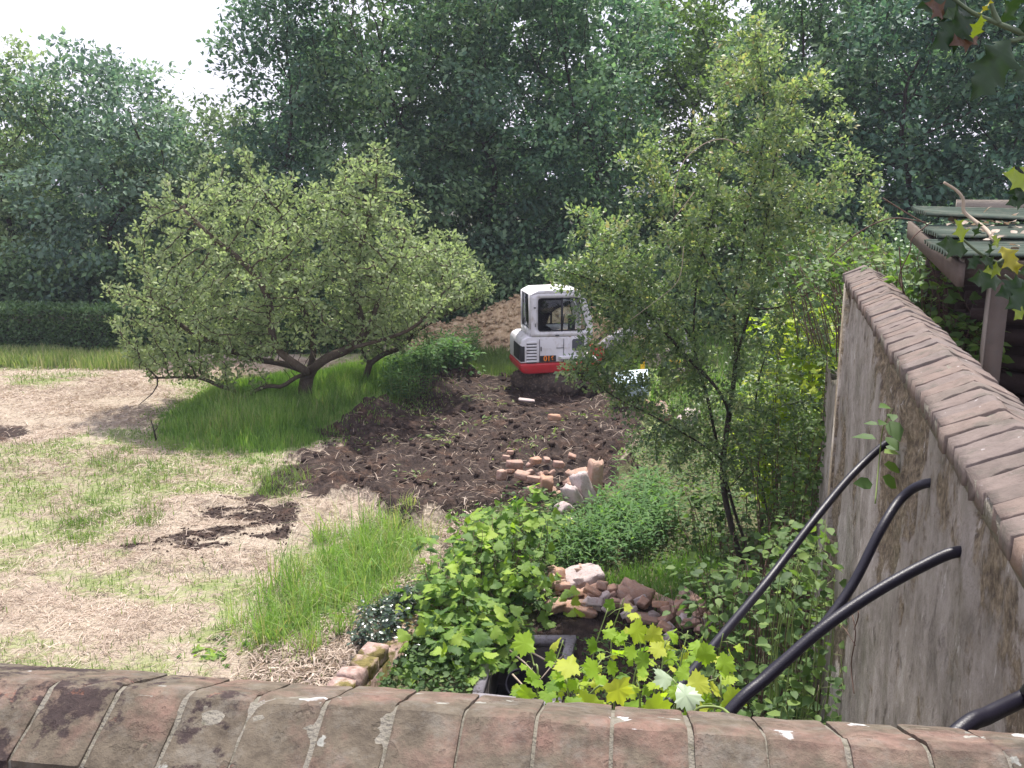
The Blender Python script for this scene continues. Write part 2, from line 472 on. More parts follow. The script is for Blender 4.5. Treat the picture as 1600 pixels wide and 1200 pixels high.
# ------------------------------------------------------------------ ground
SOIL_MAIN = poly([(515, 690), (520, 668), (560, 650), (620, 635), (670, 603), (720, 590), (800, 592), (850, 598), (960, 600), (1010, 640), (1000, 700), (960, 740), (930, 770), (900, 800), (840, 805), (760, 800), (690, 815), (610, 812), (590, 795), (560, 775), (500, 765), (440, 748), (430, 735), (450, 722), (520, 705)])
SOIL_ROOT = poly([(300, 800), (340, 775), (400, 768), (470, 785), (480, 810), (455, 850), (400, 870), (330, 880), (240, 875), (160, 862), (175, 845), (260, 830)])
SOIL_ROOT2 = poly([(480, 715), (600, 740), (560, 775), (430, 790), (340, 790), (420, 745)])
SOIL_FIELD = poly([(-60, 668), (60, 668), (70, 684), (-60, 705)])
SOIL_BANK = poly([(840, 930), (1000, 940), (1120, 975), (1160, 1060), (1110, 1130), (880, 1110), (860, 1060)])
GREEN_APPLE = poly([(240, 690), (245, 655), (330, 605), (430, 590), (560, 575), (640, 560), (700, 548), (760, 548), (748, 585), (690, 600), (640, 630), (600, 645), (530, 665), (510, 695), (420, 712), (320, 705)])
GREEN_DIG = poly([(720, 535), (810, 530), (1000, 530), (1000, 590), (860, 600), (800, 594), (735, 592)])
GREEN_RIGHT = poly([(950, 505), (1340, 505), (1420, 640), (1000, 665)])
GREEN_FG = poly([(385, 990), (420, 930), (500, 880), (560, 830), (600, 815), (660, 840), (640, 900), (560, 960), (470, 1000), (400, 1010)])
GREEN_STRIP = poly([(-300, 549), (235, 549), (230, 574), (-300, 580)])
UNDER = poly([(540, 1100), (600, 1000), (690, 870), (770, 810), (860, 790), (930, 770), (1000, 700), (1050, 640), (1400, 600), (1400, 1300), (540, 1300)])
LITTER = poly([(400, 1010), (480, 1000), (580, 930), (680, 870), (720, 800), (770, 800), (690, 890), (600, 1010), (540, 1075), (380, 1075)])
CHAMBER = np.array([G(x, y, .12)[:2] for x, y in [(772, 985), (893, 985), (868, 1088), (745, 1075)]])

def soil_mask(x, y):
    w = (fbm(x * 1.3, y * 1.3, 5) - .5) * 1.1
    a = sstep(-.3, .25, sdist(x, y, SOIL_MAIN) + w * .9 + (fbm(x * 5, y * 5, 35) - .5) * .5)
    q = fbm(x * 2.0, y * 3.6, 31, 5)
    b = sstep(-.1, .25, sdist(x, y, SOIL_ROOT) + w * .4) * sstep(.32, .58, q) * .8
    b2 = sstep(-.1, .25, sdist(x, y, SOIL_ROOT2) + w * .4) * sstep(.3, .52, q) * .9
    f = sstep(-.3, .5, sdist(x, y, SOIL_FIELD) + w) * sstep(.4, .58, fbm(x * .9, y * 1.6, 77)) * .7
    c = sstep(-.15, .1, sdist(x, y, SOIL_BANK) + w * .3)
    return np.maximum.reduce([a, b, b2, f, c])
def green_mask(x, y):
    w = (fbm(x * 1.1, y * 1.1, 9) - .5)
    g = np.maximum.reduce([sstep(-.25, .15, sdist(x, y, k) + w * .7) for k in (GREEN_APPLE, GREEN_DIG, GREEN_FG, GREEN_STRIP, GREEN_RIGHT, UNDER)])
    n = fbm(x * .42 + 3, y * .62, 21, 5)
    near = sstep(22, 15, y) * .1
    return np.maximum(g, sstep(.46 - near * .6, .68, n) * (.5 + .5 * sstep(.4, .6, fbm(x * 2.1, y * 2.6, 24))))
_roots = [(G(370, 850), .35), (G(450, 800), .4)]
def hgt(x, y):
    x = np.asarray(x, float); y = np.asarray(y, float)
    h = (fbm(x * .35, y * .35, 1) - .5) * .16 + (fbm(x * 2.2, y * 2.2, 2) - .5) * .05
    s = soil_mask(x, y)
    e = np.exp(-(sdist(x, y, SOIL_MAIN) / .55) ** 2)
    lum = 1 - np.abs(2 * fbm(x * 1.5, y * 1.5, 3) - 1)
    s = s * np.where(sdist(x, y, SOIL_MAIN) > -.3, 1, .45)
    h = h + s * ((lum - .6) * .2 + (fbm(x * .55, y * .8, 33) - .5) * .5 + (fbm(x * 5, y * 5, 4) - .5) * .09 + (fbm(x * 14, y * 14, 6, 2) - .5) * .035)
    h = h + e * s * sstep(.42, .62, fbm(x * .8, y * .8, 8)) * .32
    dig = np.hypot(x - .6, y - 21.2); h = np.where(dig < 2.4, h * sstep(1.2, 2.4, dig) + .02 * (1 - sstep(1.2, 2.4, dig)), h)
    for (qx, qy, r, a) in ((1.25, 10.3, .8, .06), (-.3, 14.4, .7, .08),):
        h = h + a * np.exp(-((x - qx) ** 2 + (y - qy) ** 2) / r ** 2)
    k = np.exp(-(sdist(x, y, SOIL_ROOT) / .5) ** 2) * (fbm(x * 2.1, y * 2.1, 55) - .45) * .25
    return h + k

def axis(lo, a, b, hi, d, grow=1.35):
    core = list(np.arange(a, b + d * .5, d)); l = []; q = a; st = d
    while q > lo: st *= grow; q -= st; l.append(max(q, lo))
    r = []; q = core[-1]; st = d
    while q < hi: st *= grow; q += st; r.append(min(q, hi))
    return np.array(l[::-1] + core + r)
gx = axis(-700, -9.5, 4.6, 700, .062); gy = axis(-300, 6.2, 25, 900, .066)
X, Y = np.meshgrid(gx, gy, indexing='ij'); nx, ny = X.shape
Z = hgt(X.ravel(), Y.ravel()).reshape(X.shape)
S_ = soil_mask(X.ravel(), Y.ravel()); Gm = green_mask(X.ravel(), Y.ravel())
Lm = np.maximum(sstep(-.2, .2, sdist(X.ravel(), Y.ravel(), LITTER)), sstep(-.1, .2, sdist(X.ravel(), Y.ravel(), UNDER)) * .8)
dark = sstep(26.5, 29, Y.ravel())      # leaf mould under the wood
ii = np.arange(nx * ny).reshape(nx, ny)
F = np.stack([ii[:-1, :-1], ii[1:, :-1], ii[1:, 1:], ii[:-1, 1:]], -1).reshape(-1, 4)
cx = X.ravel()[F].mean(1); cy = Y.ravel()[F].mean(1)
F = F[~(sdist(cx, cy, CHAMBER) > .02)]

m, nt, out = mat('ground')
p_ = pos(nt)
n1 = noise(nt, 1.2, p_, 6, .6); n2 = noise(nt, 9, p_, 6, .65)
st = noise(nt, 1, pos(nt, (60, 12, 20)), 4); st2 = noise(nt, 1, pos(nt, (14, 55, 20)), 4)
hay = ramp(nt, mixc(nt, .5, st, st2), [(.28, (.17, .135, .1)), (.5, (.37, .315, .245)), (.72, (.56, .495, .4))])  # dark end of the streaks paints shadow into the hay
hay = mixc(nt, mrange(nt, n1, .35, .65), hay, mixc(nt, 1, hay, (.88, .84, .86), 'MULTIPLY'))
grs = ramp(nt, n2, [(.3, (.12, .16, .06)), (.55, (.24, .27, .12)), (.75, (.38, .37, .23))])
soi = ramp(nt, n2, [(.25, (.016, .0115, .0105)), (.5, (.04, .0285, .0245)), (.72, (.095, .068, .056))])
soi = mixc(nt, mrange(nt, noise(nt, 2.3, p_, 5), .5, .7), soi, mixc(nt, 1, soi, (1.5, 1.25, 1.05), 'MULTIPLY'))
lit = ramp(nt, n2, [(.3, (.035, .034, .022)), (.5, (.085, .08, .045)), (.72, (.2, .17, .12))])
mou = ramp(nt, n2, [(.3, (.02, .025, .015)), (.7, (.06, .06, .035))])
wob = nd(nt, 'Math', {0: attr(nt, 'green'), 1: mrange(nt, n2, .3, .7, -.3, .3)}, operation='ADD').outputs[0]
c = mixc(nt, mrange(nt, wob, .3, .75), hay, grs)
c = mixc(nt, attr(nt, 'litter'), c, lit)
wob = nd(nt, 'Math', {0: attr(nt, 'soil'), 1: mrange(nt, n2, .3, .7, -.25, .25)}, operation='ADD').outputs[0]
c = mixc(nt, mrange(nt, wob, .35, .6), c, soi)
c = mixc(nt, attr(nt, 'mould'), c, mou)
h_ = nd(nt, 'Math', {0: n2, 1: st}, operation='ADD').outputs[0]
principled(nt, out, c, .92, bump(nt, h_, .8, .05), spec=.15)
ground = build('ground', np.stack([X.ravel(), Y.ravel(), Z.ravel()], 1), F, m, None, True, {'soil': S_, 'green': Gm, 'litter': Lm, 'mould': dark})
tag(ground, kind='structure')

# ------------------------------------------------------------------ walls
m, nt, out = mat('front_brick')
p_ = pos(nt)
oi = nd(nt, 'ObjectInfo').outputs['Random']
nA = noise(nt, 7, p_, 8, .65); nB = noise(nt, 22, p_, 8, .7); nC = noise(nt, 3.2, p_, 4)
br = ramp(nt, nB, [(.25, (.085, .05, .042)), (.5, (.185, .115, .095)), (.75, (.29, .19, .155))])
br = mixc(nt, mrange(nt, oi, 0, 1, 0, .6), br, mixc(nt, 1, br, (1.12, .95, .92), 'MULTIPLY'))
algae = ramp(nt, nB, [(.3, (.06, .05, .038)), (.7, (.15, .128, .095))])
xs = nd(nt, 'SeparateXYZ', {'Vector': p_}).outputs['X']
c = mixc(nt, mrange(nt, nd(nt, 'Math', {0: nA, 1: mrange(nt, xs, .35, 1.0, 0, -.13)}, operation='ADD').outputs[0], .3, .52, .15, .95), br, algae)
grey = mixc(nt, mrange(nt, noise(nt, 15, p_, 9, .75), .5, .68, 0, .55), c, (.19, .178, .155))
xs = nd(nt, 'SeparateXYZ', {'Vector': p_}).outputs['X']
crust_bias = mrange(nt, xs, -.95, .1, .1, -.1)
cr = nd(nt, 'Math', {0: noise(nt, 6.5, p_, 9, .72), 1: crust_bias}, operation='ADD').outputs[0]
c = mixc(nt, mrange(nt, cr, .585, .625, 0, .92), grey, ramp(nt, nB, [(.35, (.022, .016, .017)), (.6, (.05, .035, .035)), (.66, (.2, .1, .075))]))
vor = nd(nt, 'TexVoronoi', {'Vector': nd(nt, 'Mix', {'Factor': .09}, data_type='RGBA').outputs[2], 'Scale': 17})
_wm = vor.inputs['Vector'].links[0].from_node
nt.links.new(p_, [i for i in _wm.inputs if i.name == 'A' and i.type == 'RGBA'][0])
_nc = nd(nt, 'TexNoise', {'Vector': p_, 'Scale': 25.0, 'Detail': 4.0}); nt.links.new(_nc.outputs['Color'], [i for i in _wm.inputs if i.name == 'B' and i.type == 'RGBA'][0])
vd = vor.outputs['Distance']
gate = mrange(nt, nd(nt, 'SeparateXYZ', {'Vector': vor.outputs['Color']}).outputs['X'], .78, .8)
spot = nd(nt, 'Math', {0: mrange(nt, vd, .21, .17), 1: gate}, operation='MULTIPLY').outputs[0]
c = mixc(nt, spot, c, ramp(nt, noise(nt, 60, p_, 3), [(.35, (.2, .2, .175)), (.6, (.32, .32, .29))]))
# bright flat lichen discs on the far slope
nrm = nd(nt, 'SeparateXYZ', {'Vector': nd(nt, 'NewGeometry').outputs['Normal']}).outputs['Y']
v2 = nd(nt, 'TexVoronoi', {'Vector': p_, 'Scale': 7.5}).outputs['Distance']
d2 = nd(nt, 'Math', {0: v2, 1: mrange(nt, noise(nt, 40, p_, 4), .3, .7, -.09, .09)}, operation='ADD').outputs[0]
wh = nd(nt, 'Math', {0: mrange(nt, d2, .16, .13), 1: mrange(nt, nrm, -.05, .12)}, operation='MULTIPLY').outputs[0]
c = mixc(nt, wh, c, (.42, .42, .42))
hh = nd(nt, 'Math', {0: nB, 1: mrange(nt, noise(nt, 11, p_, 9, .7), .58, .66, 0, -.6)}, operation='ADD').outputs[0]
principled(nt, out, c, .9, bump(nt, hh, .85, .012), spec=.2); M['front_brick'] = m

m, nt, out = mat('coping_brick')
p_ = pos(nt); oi = nd(nt, 'ObjectInfo').outputs['Random']; nB = noise(nt, 20, p_, 7, .65)
c = ramp(nt, oi, [(0, (.12, .1, .09)), (.3, (.175, .135, .115)), (.55, (.15, .125, .115)), (.8, (.2, .145, .115)), (1, (.135, .115, .102))])
c = mixc(nt, nB, mixc(nt, 1, c, (.6, .58, .6), 'MULTIPLY'), mixc(nt, 1, c, (1.3, 1.3, 1.3), 'MULTIPLY'))
c = mixc(nt, mrange(nt, noise(nt, 9, p_, 7, .7), .5, .64, 0, .8), c, (.1, .088, .075))
c = mixc(nt, mrange(nt, noise(nt, 26, p_, 5, .6), .67, .71, 0, .6), c, (.42, .4, .4))
principled(nt, out, c, .9, bump(nt, nB, .7, .012), spec=.2); M['coping_brick'] = m
M['mortar'] = plain('mortar', (.2, .185, .155), .95, .1, 0, .35, 18, .8, ((.09, .085, .055), .8))

m, nt, out = mat('render_wall')
p_ = pos(nt)
sv = noise(nt, 1, pos(nt, (2.3, 2.3, 2.0)), 10, .74); sv2 = noise(nt, 1, pos(nt, (11, 11, 12)), 9, .74); nB = noise(nt, 24, p_, 8, .7)
c = ramp(nt, sv, [(.3, (.1, .088, .074)), (.44, (.23, .205, .178)), (.57, (.36, .325, .295)), (.68, (.48, .45, .42))])
c = mixc(nt, mrange(nt, sv2, .42, .66, 0, .5), c, (.36, .325, .295))
rough = nd(nt, 'Math', {0: noise(nt, 1, pos(nt, (2.6, 2.6, 2.8)), 9, .74), 1: attr(nt, 'rough')}, operation='ADD').outputs[0]
peb = ramp(nt, nB, [(.35, (.05, .038, .028)), (.5, (.16, .125, .085)), (.64, (.31, .255, .18))])
rf = mrange(nt, rough, .485, .56, 0, .9)
c = mixc(nt, rf, c, peb)
c = mixc(nt, mrange(nt, noise(nt, 1, pos(nt, (13, 13, 6)), 8, .74), .6, .67, 0, .75), c, (.55, .52, .49))
c = mixc(nt, mrange(nt, noise(nt, 1, pos(nt, (8, 8, 6)), 8, .74), .56, .68, 0, .75), c, (.075, .06, .052))
c = mixc(nt, mrange(nt, noise(nt, 1.7, p_, 5), .55, .7, 0, .35), c, (.13, .14, .08))
principled(nt, out, c, .93, bump(nt, nd(nt, 'Math', {0: nB, 1: sv2}, operation='ADD').outputs[0], .8, .025), spec=.15); M['render_wall'] = m

FO = np.array([0, 1.395, 0]); FA = np.array([.9916, -.129, 0]); FB = np.array([.129, .9916, 0]); UP = np.array([0, 0, 1.])
RO = np.array([1.111, 1.876, 0]); RA = np.array([.2753, .9613, 0]); RS = np.array([.9613, -.2753, 0])
def FW(a, b, z): return FO + np.multiply.outer(np.asarray(a), FA) + np.multiply.outer(np.asarray(b), FB) + np.multiply.outer(np.asarray(z), UP)
def RW(t, s, z): return RO + np.multiply.outer(np.asarray(t), RA) + np.multiply.outer(np.asarray(s), RS) + np.multiply.outer(np.asarray(z), UP)

def coping_unit(seed, L, prof, nseg=7, amp=.004, chip=.01, dens=.014):
    """one weathered coping brick, along x, cross-section prof in (b, z), closed"""
    rng = np.random.default_rng(seed)
    pr = []
    for i in range(len(prof)):
        a = np.array(prof[i]); b = np.array(prof[(i + 1) % len(prof)]); k = max(1, int(np.linalg.norm(b - a) / dens))
        pr += [a + (b - a) * j / k for j in range(k)]
    pr = np.array(pr); c = pr.mean(0); n = len(pr)
    xs = np.concatenate([[-.5], np.linspace(-.5, .5, nseg)[0:1] + .035, np.linspace(-.42, .42, nseg - 2), [.465, .5]]) * L
    V = []
    for i, x in enumerate(xs):
        ins = .003 if i in (0, len(xs) - 1) else (.0006 if i in (1, len(xs) - 2) else 0)
        q = pr - unit(pr - c) * ins
        u = np.arange(n)
        d = (fbm(pr[:, 0] * 28 + x * 28 + seed * 7.3, pr[:, 1] * 28 + x * 33, seed, 3) - .5) * 2 * amp
        e = fbm(pr[:, 0] * 14 + seed * 3.1, x * 16 + pr[:, 1] * 15 + seed, seed + 5, 3)
        d = d - np.clip(e - .6, 0, 1) * chip * 8
        q = q + unit(pr - c) * d[:, None]
        V.append(np.column_stack([np.full(n, x), q]))
    V = np.concatenate(V); m_ = len(xs); F = []
    for i in range(m_ - 1):
        for k in range(n): F.append([i * n + k, i * n + (k + 1) % n, (i + 1) * n + (k + 1) % n, (i + 1) * n + k])
    F.append(list(range(n - 1, -1, -1))); F.append([(m_ - 1) * n + k for k in range(n)])
    return V, F

fw = thing('front_wall', 'low brick parapet wall with lichened saddleback coping across the bottom of the photo', 'wall', tuple(FW(0, 0, 0)))
FPROF = [(-.142, -.062), (-.012, 0), (.012, -.001), (.165, -.068), (.165, -.125), (-.142, -.125)]
a0 = -1.75; pitch = .122; k = 0
rng = np.random.default_rng(3)
ZR = 4.02
while a0 < 1.6:
    L = pitch - .007 + rng.uniform(-.004, .006)
    V, F = coping_unit(100 + k, L, FPROF, 7, .0035, .0035)
    V[:, 2] += rng.uniform(-.003, .003); V[:, 1] += rng.uniform(-.004, .004)
    V = FW(V[:, 0] + a0, V[:, 1], V[:, 2] + ZR)
    build('brick', V, F, M['front_brick'], fw, 2)
    a0 += L + .007; k += 1
mb = MB(); V, F = coping_unit(900, 3.5, [(b * .97, z - .0065) for b, z in FPROF], 90, .003, .004); mb.add(FW(V[:, 0], V[:, 1], V[:, 2] + ZR), F)
build('mortar_bed', np.concatenate(mb.V), mb.F, M['mortar'], fw, True)
mb = MB(); q = [FW(a, b, z) for a in (-1.75, 1.42) for b in (-.11, .12) for z in (-.05, ZR - .127)]
mb.add(q, [[0, 1, 3, 2], [4, 6, 7, 5], [0, 4, 5, 1], [2, 3, 7, 6], [0, 2, 6, 4], [1, 5, 7, 3]]); build('brickwork', np.concatenate(mb.V), mb.F, M['front_brick'], fw)

rw = thing('side_wall', 'tall garden wall with stained peeling render and brick coping at right', 'wall', tuple(RW(0, 0, 0)))
RPROF = [(0, 0), (.165, .075), (.185, .075), (.32, .012), (.32, -.055), (0, -.062)]
um = []
for k in range(6):
    V, F = coping_unit(300 + k, .1, RPROF, 4, .005, .012, .03); um.append(np_mesh('brick', V, F, M['coping_brick'], False))
t0 = -2.2; k = 0; ZW = 4.1
ang = math.atan2(RA[1], RA[0])
while t0 < 6.45:
    o = bpy.data.objects.new('brick', um[(k * 5 + k // 4) % 6]); COL.objects.link(o); o.parent = rw
    q = RW(t0, rng.uniform(-.009, .009), ZW + rng.uniform(-.005, .005)) - RW(0, 0, 0); L = rng.uniform(.94, 1.06)
    o.location = q; o.rotation_euler = (rng.uniform(-.012, .012), 0, ang + rng.uniform(-.014, .014)); o.scale = (L, -1, 1)
    t0 += .1 * L + .008; k += 1
mb = MB(); n = 200
V, F = coping_unit(901, 8.7, [(b * .95 + .008, z - .012) for b, z in RPROF], 60, .003, .003, .04); mb.add(RW(V[:, 0] + 2.15, V[:, 1], V[:, 2] + ZW), F)
build('mortar_bed', np.concatenate(mb.V), mb.F, M['mortar'], rw, True)
# rendered face, rough where the coat has fallen away
ts = np.linspace(-1.2, 5.9, 150); zs = np.linspace(-.3, ZW - .058, 110)
TT, ZZ = np.meshgrid(ts, zs, indexing='ij')
rgh = fbm(TT.ravel() * 1.5, ZZ.ravel() * 1.2, 61, 5); edge_ = sstep(3.4, 4.0, ZZ.ravel()) * .25 + sstep(4.6, 5.6, TT.ravel()) * .1
mask_ = sstep(.52, .66, rgh + edge_ * .5)
dz = -mask_ * .018 + (fbm(TT.ravel() * 18, ZZ.ravel() * 18, 62, 3) - .5) * (.016 + .045 * mask_) + (fbm(TT.ravel() * .8, ZZ.ravel() * .4, 63) - .5) * .06
Vf = RW(TT.ravel(), .03 - dz, ZZ.ravel())
ii = np.arange(len(ts) * len(zs)).reshape(len(ts), len(zs))
Ff = np.stack([ii[:-1, :-1], ii[:-1, 1:], ii[1:, 1:], ii[1:, :-1]], -1).reshape(-1, 4)
build('render_coat', Vf, Ff, M['render_wall'], rw, True, {'rough': (mask_ - .5) * .22 + edge_ * .32 + .025})
mb = MB(); q = [RW(t, s, z) for t in (-2.2, 5.9) for s in (.07, .29) for z in (-.3, ZW - .063)]
BOXF = [[0, 1, 3, 2], [4, 6, 7, 5], [0, 4, 5, 1], [2, 3, 7, 6], [0, 2, 6, 4], [1, 5, 7, 3]]
mb.add(q, BOXF); build('wall_core', np.concatenate(mb.V), mb.F, M['render_wall'], rw, False, {'rough': np.zeros(8)})
for t in (5.9,):   # end pier of the wall
    q = [RW(a, s, z) for a in (5.903, 6.2) for s in (.0, .3) for z in (-.3, ZW - .064)]
    build('end_pier', np.array(q), BOXF, M['render_wall'], rw, False, {'rough': np.full(8, .05)})
ow = thing('old_wall', 'lower pale pinkish wall continuing behind the yellow green sapling', 'wall', tuple(RW(6.3, 0, 0)))
ts = np.linspace(6.25, 8.2, 60); zs = np.linspace(-.3, 3.05, 50); TT, ZZ = np.meshgrid(ts, zs, indexing='ij')
Vf = RW(TT.ravel(), .02 + (fbm(TT.ravel() * 6, ZZ.ravel() * 6, 64) - .5) * .025, ZZ.ravel() + np.where(ZZ.ravel() > 3.0, (fbm(TT.ravel() * 3, 0 * TT.ravel(), 65) - .5) * .3, 0))
ii = np.arange(3000).reshape(60, 50); Ff = np.stack([ii[:-1, :-1], ii[:-1, 1:], ii[1:, 1:], ii[1:, :-1]], -1).reshape(-1, 4)
build('render_coat', Vf, Ff, M['render_wall'], ow, True, {'rough': np.full(3000, -.05)})
q = [RW(a, s, z) for a in (6.25, 8.2) for s in (.05, .25) for z in (-.3, 2.9)]
build('wall_core', np.array(q), BOXF, M['mortar'], ow)
# raised ground behind the side wall and below the viewer
M['bank'] = plain('bank', (.035, .03, .022), .95, .1, 0, .5, 5, .8)
q = [RW(t, s, z) for t in (-6, 9.5) for s in (.3, 14) for z in (-.3, 3.25)]
tag(build('raised_bank', np.array(q), BOXF, M['bank']), kind='structure')
q = [FW(a, b, z) for a in (-9, .95) for b in (-7, -.12) for z in (-.3, 3.22)]
tag(build('terrace', np.array(q), BOXF, M['bank']), kind='structure')

# ------------------------------------------------------------------ wood behind
def wood_tree(name, px, top, Y, rad, leafm, label, seed, nA=1300, nleaf=22, lsize=.2, base=.9, group='trees of the wood behind the field', shape=.55, gap=.0):
    rng = np.random.default_rng(seed)
    c = P(px, 560, Y); x0 = c[0]; H = P(px, top, Y)[2]
    t = thing(name, label, 'tree', (x0, Y, 0), group=group)
    nb = int(15 * max(1, H / 10.5)); nA = int(nA * max(1, H / 10.5))
    zb = base + .4 + (H - base - 1.2) * (np.arange(nb) + rng.random(nb)) / nb
    ub = (zb - base) / (H - base)
    pr = np.where(ub < shape, .8 + .2 * np.sin(ub / shape * math.pi / 2), np.cos((ub - shape) / (1 - shape) * math.pi / 2 * .93) ** .5)
    th = np.arange(nb) * 2.4 + rng.normal(0, .5, nb); rb = rad * pr * rng.uniform(.35, .78, nb)
    bc = np.stack([x0 + rb * np.cos(th), Y + rb * np.sin(th), zb], 1); br_ = rng.uniform(.85, 1.45, nb) * (.55 + .45 * pr)
    A = np.concatenate([ell(rng, int(nA * 1.15 / nb), bc[i], (br_[i] * 1.15, br_[i] * 1.15, br_[i] * .8), .5) for i in range(nb)] + [np.stack([x0 + rng.normal(0, rad * .3, nA // 6), Y + rng.normal(0, rad * .3, nA // 6), base + (H - base) * rng.random(nA // 6)], 1)])
    A[:, 2] = np.maximum(A[:, 2], base * .6)
    T_ = Tree(); j = rng.normal(0, .25, (5, 2))
    T_.limb([(x0 + j[k, 0] * k / 2.5, Y + .5 + j[k, 1] * k / 2.5, H * .5 * k / 4) for k in range(5)], step=.4)
    T_.grow(A, .42, 3.2, .5, 40, (0, 0, .06), .2, seed, 6500)
    T_.radii(.0085, 2.2, .2)
    big, small = T_.mesh(.013, (7, 4, 3), .06)
    tube_obj(big, 'trunk', M['bark_dark'], t); tube_obj(small, 'branches', M['bark_dark'], t, 'stuff')
    p = np.array(T_.p); tips = p[(T_.r < .028) & (p[:, 2] > base * .4)]
    n = len(tips) * nleaf
    ctr = np.repeat(tips, nleaf, 0)
    outw = unit(ctr - np.array([x0, Y, H * .45])) * np.array([1, 1, .45])
    off = rng.normal(size=(n, 3)) * np.array([.27, .27, .12])
    q = ctr + off + outw * .16; q[:, 2] -= np.linalg.norm(off[:, :2], axis=1) ** 2 * .35
    q[:, 2] = np.maximum(q[:, 2], .15)
    d = unit(outw + rng.normal(0, .75, (n, 3)) + np.array([0, 0, -.25]))
    nn = unit(np.array([0, 0, 1.]) + outw * .5 + rng.normal(0, .5, (n, 3)))
    tw = rng.random(len(tips))
    tint = np.clip(np.repeat(tw, nleaf) * .7 + rng.random(n) * .38 - .04, 0, 1)
    foliage('crown', q, d, nn, lsize * rng.uniform(.7, 1.3, n), RHOMB, tint, leafm, t)
    return t
WL, WM, WY = M['wood_leaf_left'], M['wood_leaf'], M['wood_leaf_light']
wood = [
 (20, 68, 32, 3.3, WL, 'grey green tree at the far left edge of the wood above the hedge', 1),
 (185, 62, 31, 3.2, WL, 'rounded grey green tree whose top stands against the sky at left', 2),
 (325, 150, 33, 2.9, WL, 'shorter tree in the dip of the skyline between left trees and tall dark wood', 3),
 (470, -60, 31.5, 3.0, WM, 'tall dark tree at the left edge of the wood beside the open sky', 4),
 (610, -130, 31, 3.3, WM, 'tall dark tree rising behind the top of the apple tree', 5),
 (760, -150, 32, 3.5, WM, 'tall dark tree directly above the pale soil heap', 6),
 (900, -130, 31, 3.3, WM, 'tall dark tree rising behind the white digger cab', 7),
 (1075, -40, 34, 3.0, WY, 'light green tree with sky showing through behind the thorn tree top', 8),
 (1235, -120, 29, 2.9, WM, 'dark tree behind the right half of the thorn tree', 9),
 (1390, -150, 27, 3.1, WM, 'dense dark tree above the far end of the brick coping', 10),
 (1560, -160, 26, 3.1, WM, 'dense dark tree above the green corrugated shed roof', 11)]
for px, top, Yd, rad, lm, lab, sd in wood:
    wood_tree('wood_tree', px, top, Yd, rad, lm, lab, sd)
for i, (px, top, Yd, rad) in enumerate([(-90, 150, 38, 3.6), (110, 165, 39, 3.6), (265, 190, 40, 3.6), (400, 190, 39, 3.4), (540, 20, 39, 3.4), (690, -60, 40, 3.6), (830, -60, 39, 3.6), (985, -20, 40, 3.4), (1160, 0, 39, 3.5), (1310, -40, 37, 3.5), (1470, -60, 35, 3.5), (1640, -30, 34, 3.5)]):
    wood_tree('wood_tree', px, top, Yd, rad, WM, 'tree in the shaded second row deep inside the wood', 40 + i, 500, 20, .33, .6, 'trees in the second row of the wood')
# dark shrubs filling the foot of the wood
def shrub_mass(name, label, x0, x1, y0, y1, h0, h1, n, lm, lsize, seed, kind='stuff', dens=30):
    rng = np.random.default_rng(seed); N = n // dens
    x = rng.uniform(x0, x1, N); y = rng.uniform(y0, y1, N); hmax = h0 + (h1 - h0) * fbm(x * .5, y * .5, seed)
    c = np.stack([x, y, hmax * rng.random(N) ** .7], 1); ctr = np.repeat(c, dens, 0); m_ = len(ctr)
    q = ctr + rng.normal(size=(m_, 3)) * np.array([.4, .4, .2]); q[:, 2] = np.maximum(q[:, 2], .05)
    d = unit(rng.normal(0, .8, (m_, 3)) + np.array([0, -.4, -.2])); nn = unit(np.array([0, -.4, 1.]) + rng.normal(0, .5, (m_, 3)))
    o = foliage(name, q, d, nn, lsize * rng.uniform(.7, 1.3, m_), RHOMB, np.clip(np.repeat(rng.random(N), dens) * .5 + rng.random(m_) * .5, 0, 1), lm)
    return tag(o, label, 'undergrowth', None, kind)
shrub_mass('undergrowth', 'dark leafy undergrowth along the foot of the wood', -19, 15, 28.6, 31.5, 1.2, 3.6, 60000, WM, .2, 70)
shrub_mass('undergrowth', 'dark leafy thicket behind the shed at right', 5, 14.5, 13.5, 20, 3.2, 4.5, 60000, M['hedge_leaf'], .1, 71)

# clipped hedge
rng = np.random.default_rng(80)
hd = thing('hedge', 'long clipped dark green hedge along the far side of the field', 'hedge', (-10, 27, 0))
n = 46000; x = rng.uniform(-24, -4.3, n); f = rng.random(n)
top = f < .33; z = np.where(top, 1.22 + rng.normal(0, .03, n), rng.random(n) * 1.22); y = np.where(top, rng.uniform(26.1, 27.4, n), 26.1 + np.abs(rng.normal(0, .05, n)))
y = y + (fbm(x * 1.2, z * 1.8, 81) - .5) * .22; z = z + np.where(top, (fbm(x * .9, y, 82) - .5) * .14, 0)
q = np.stack([x, y, z], 1)
d = unit(rng.normal(0, .6, (n, 3)) + np.where(top[:, None], [0, -.2, .7], [0, -.9, .2])); nn = unit(np.where(top[:, None], [0, 0, 1.], [0, -.7, .7]) + rng.normal(0, .45, (n, 3)))
foliage('foliage', q, d, nn, .11 * rng.uniform(.7, 1.3, n), RHOMB, rng.random(n), M['hedge_leaf'], hd)
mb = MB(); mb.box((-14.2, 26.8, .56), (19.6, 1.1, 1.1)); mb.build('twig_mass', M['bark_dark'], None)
o = bpy.data.objects['twig_mass']; o.parent = hd; o.location = (10, -27, 0)

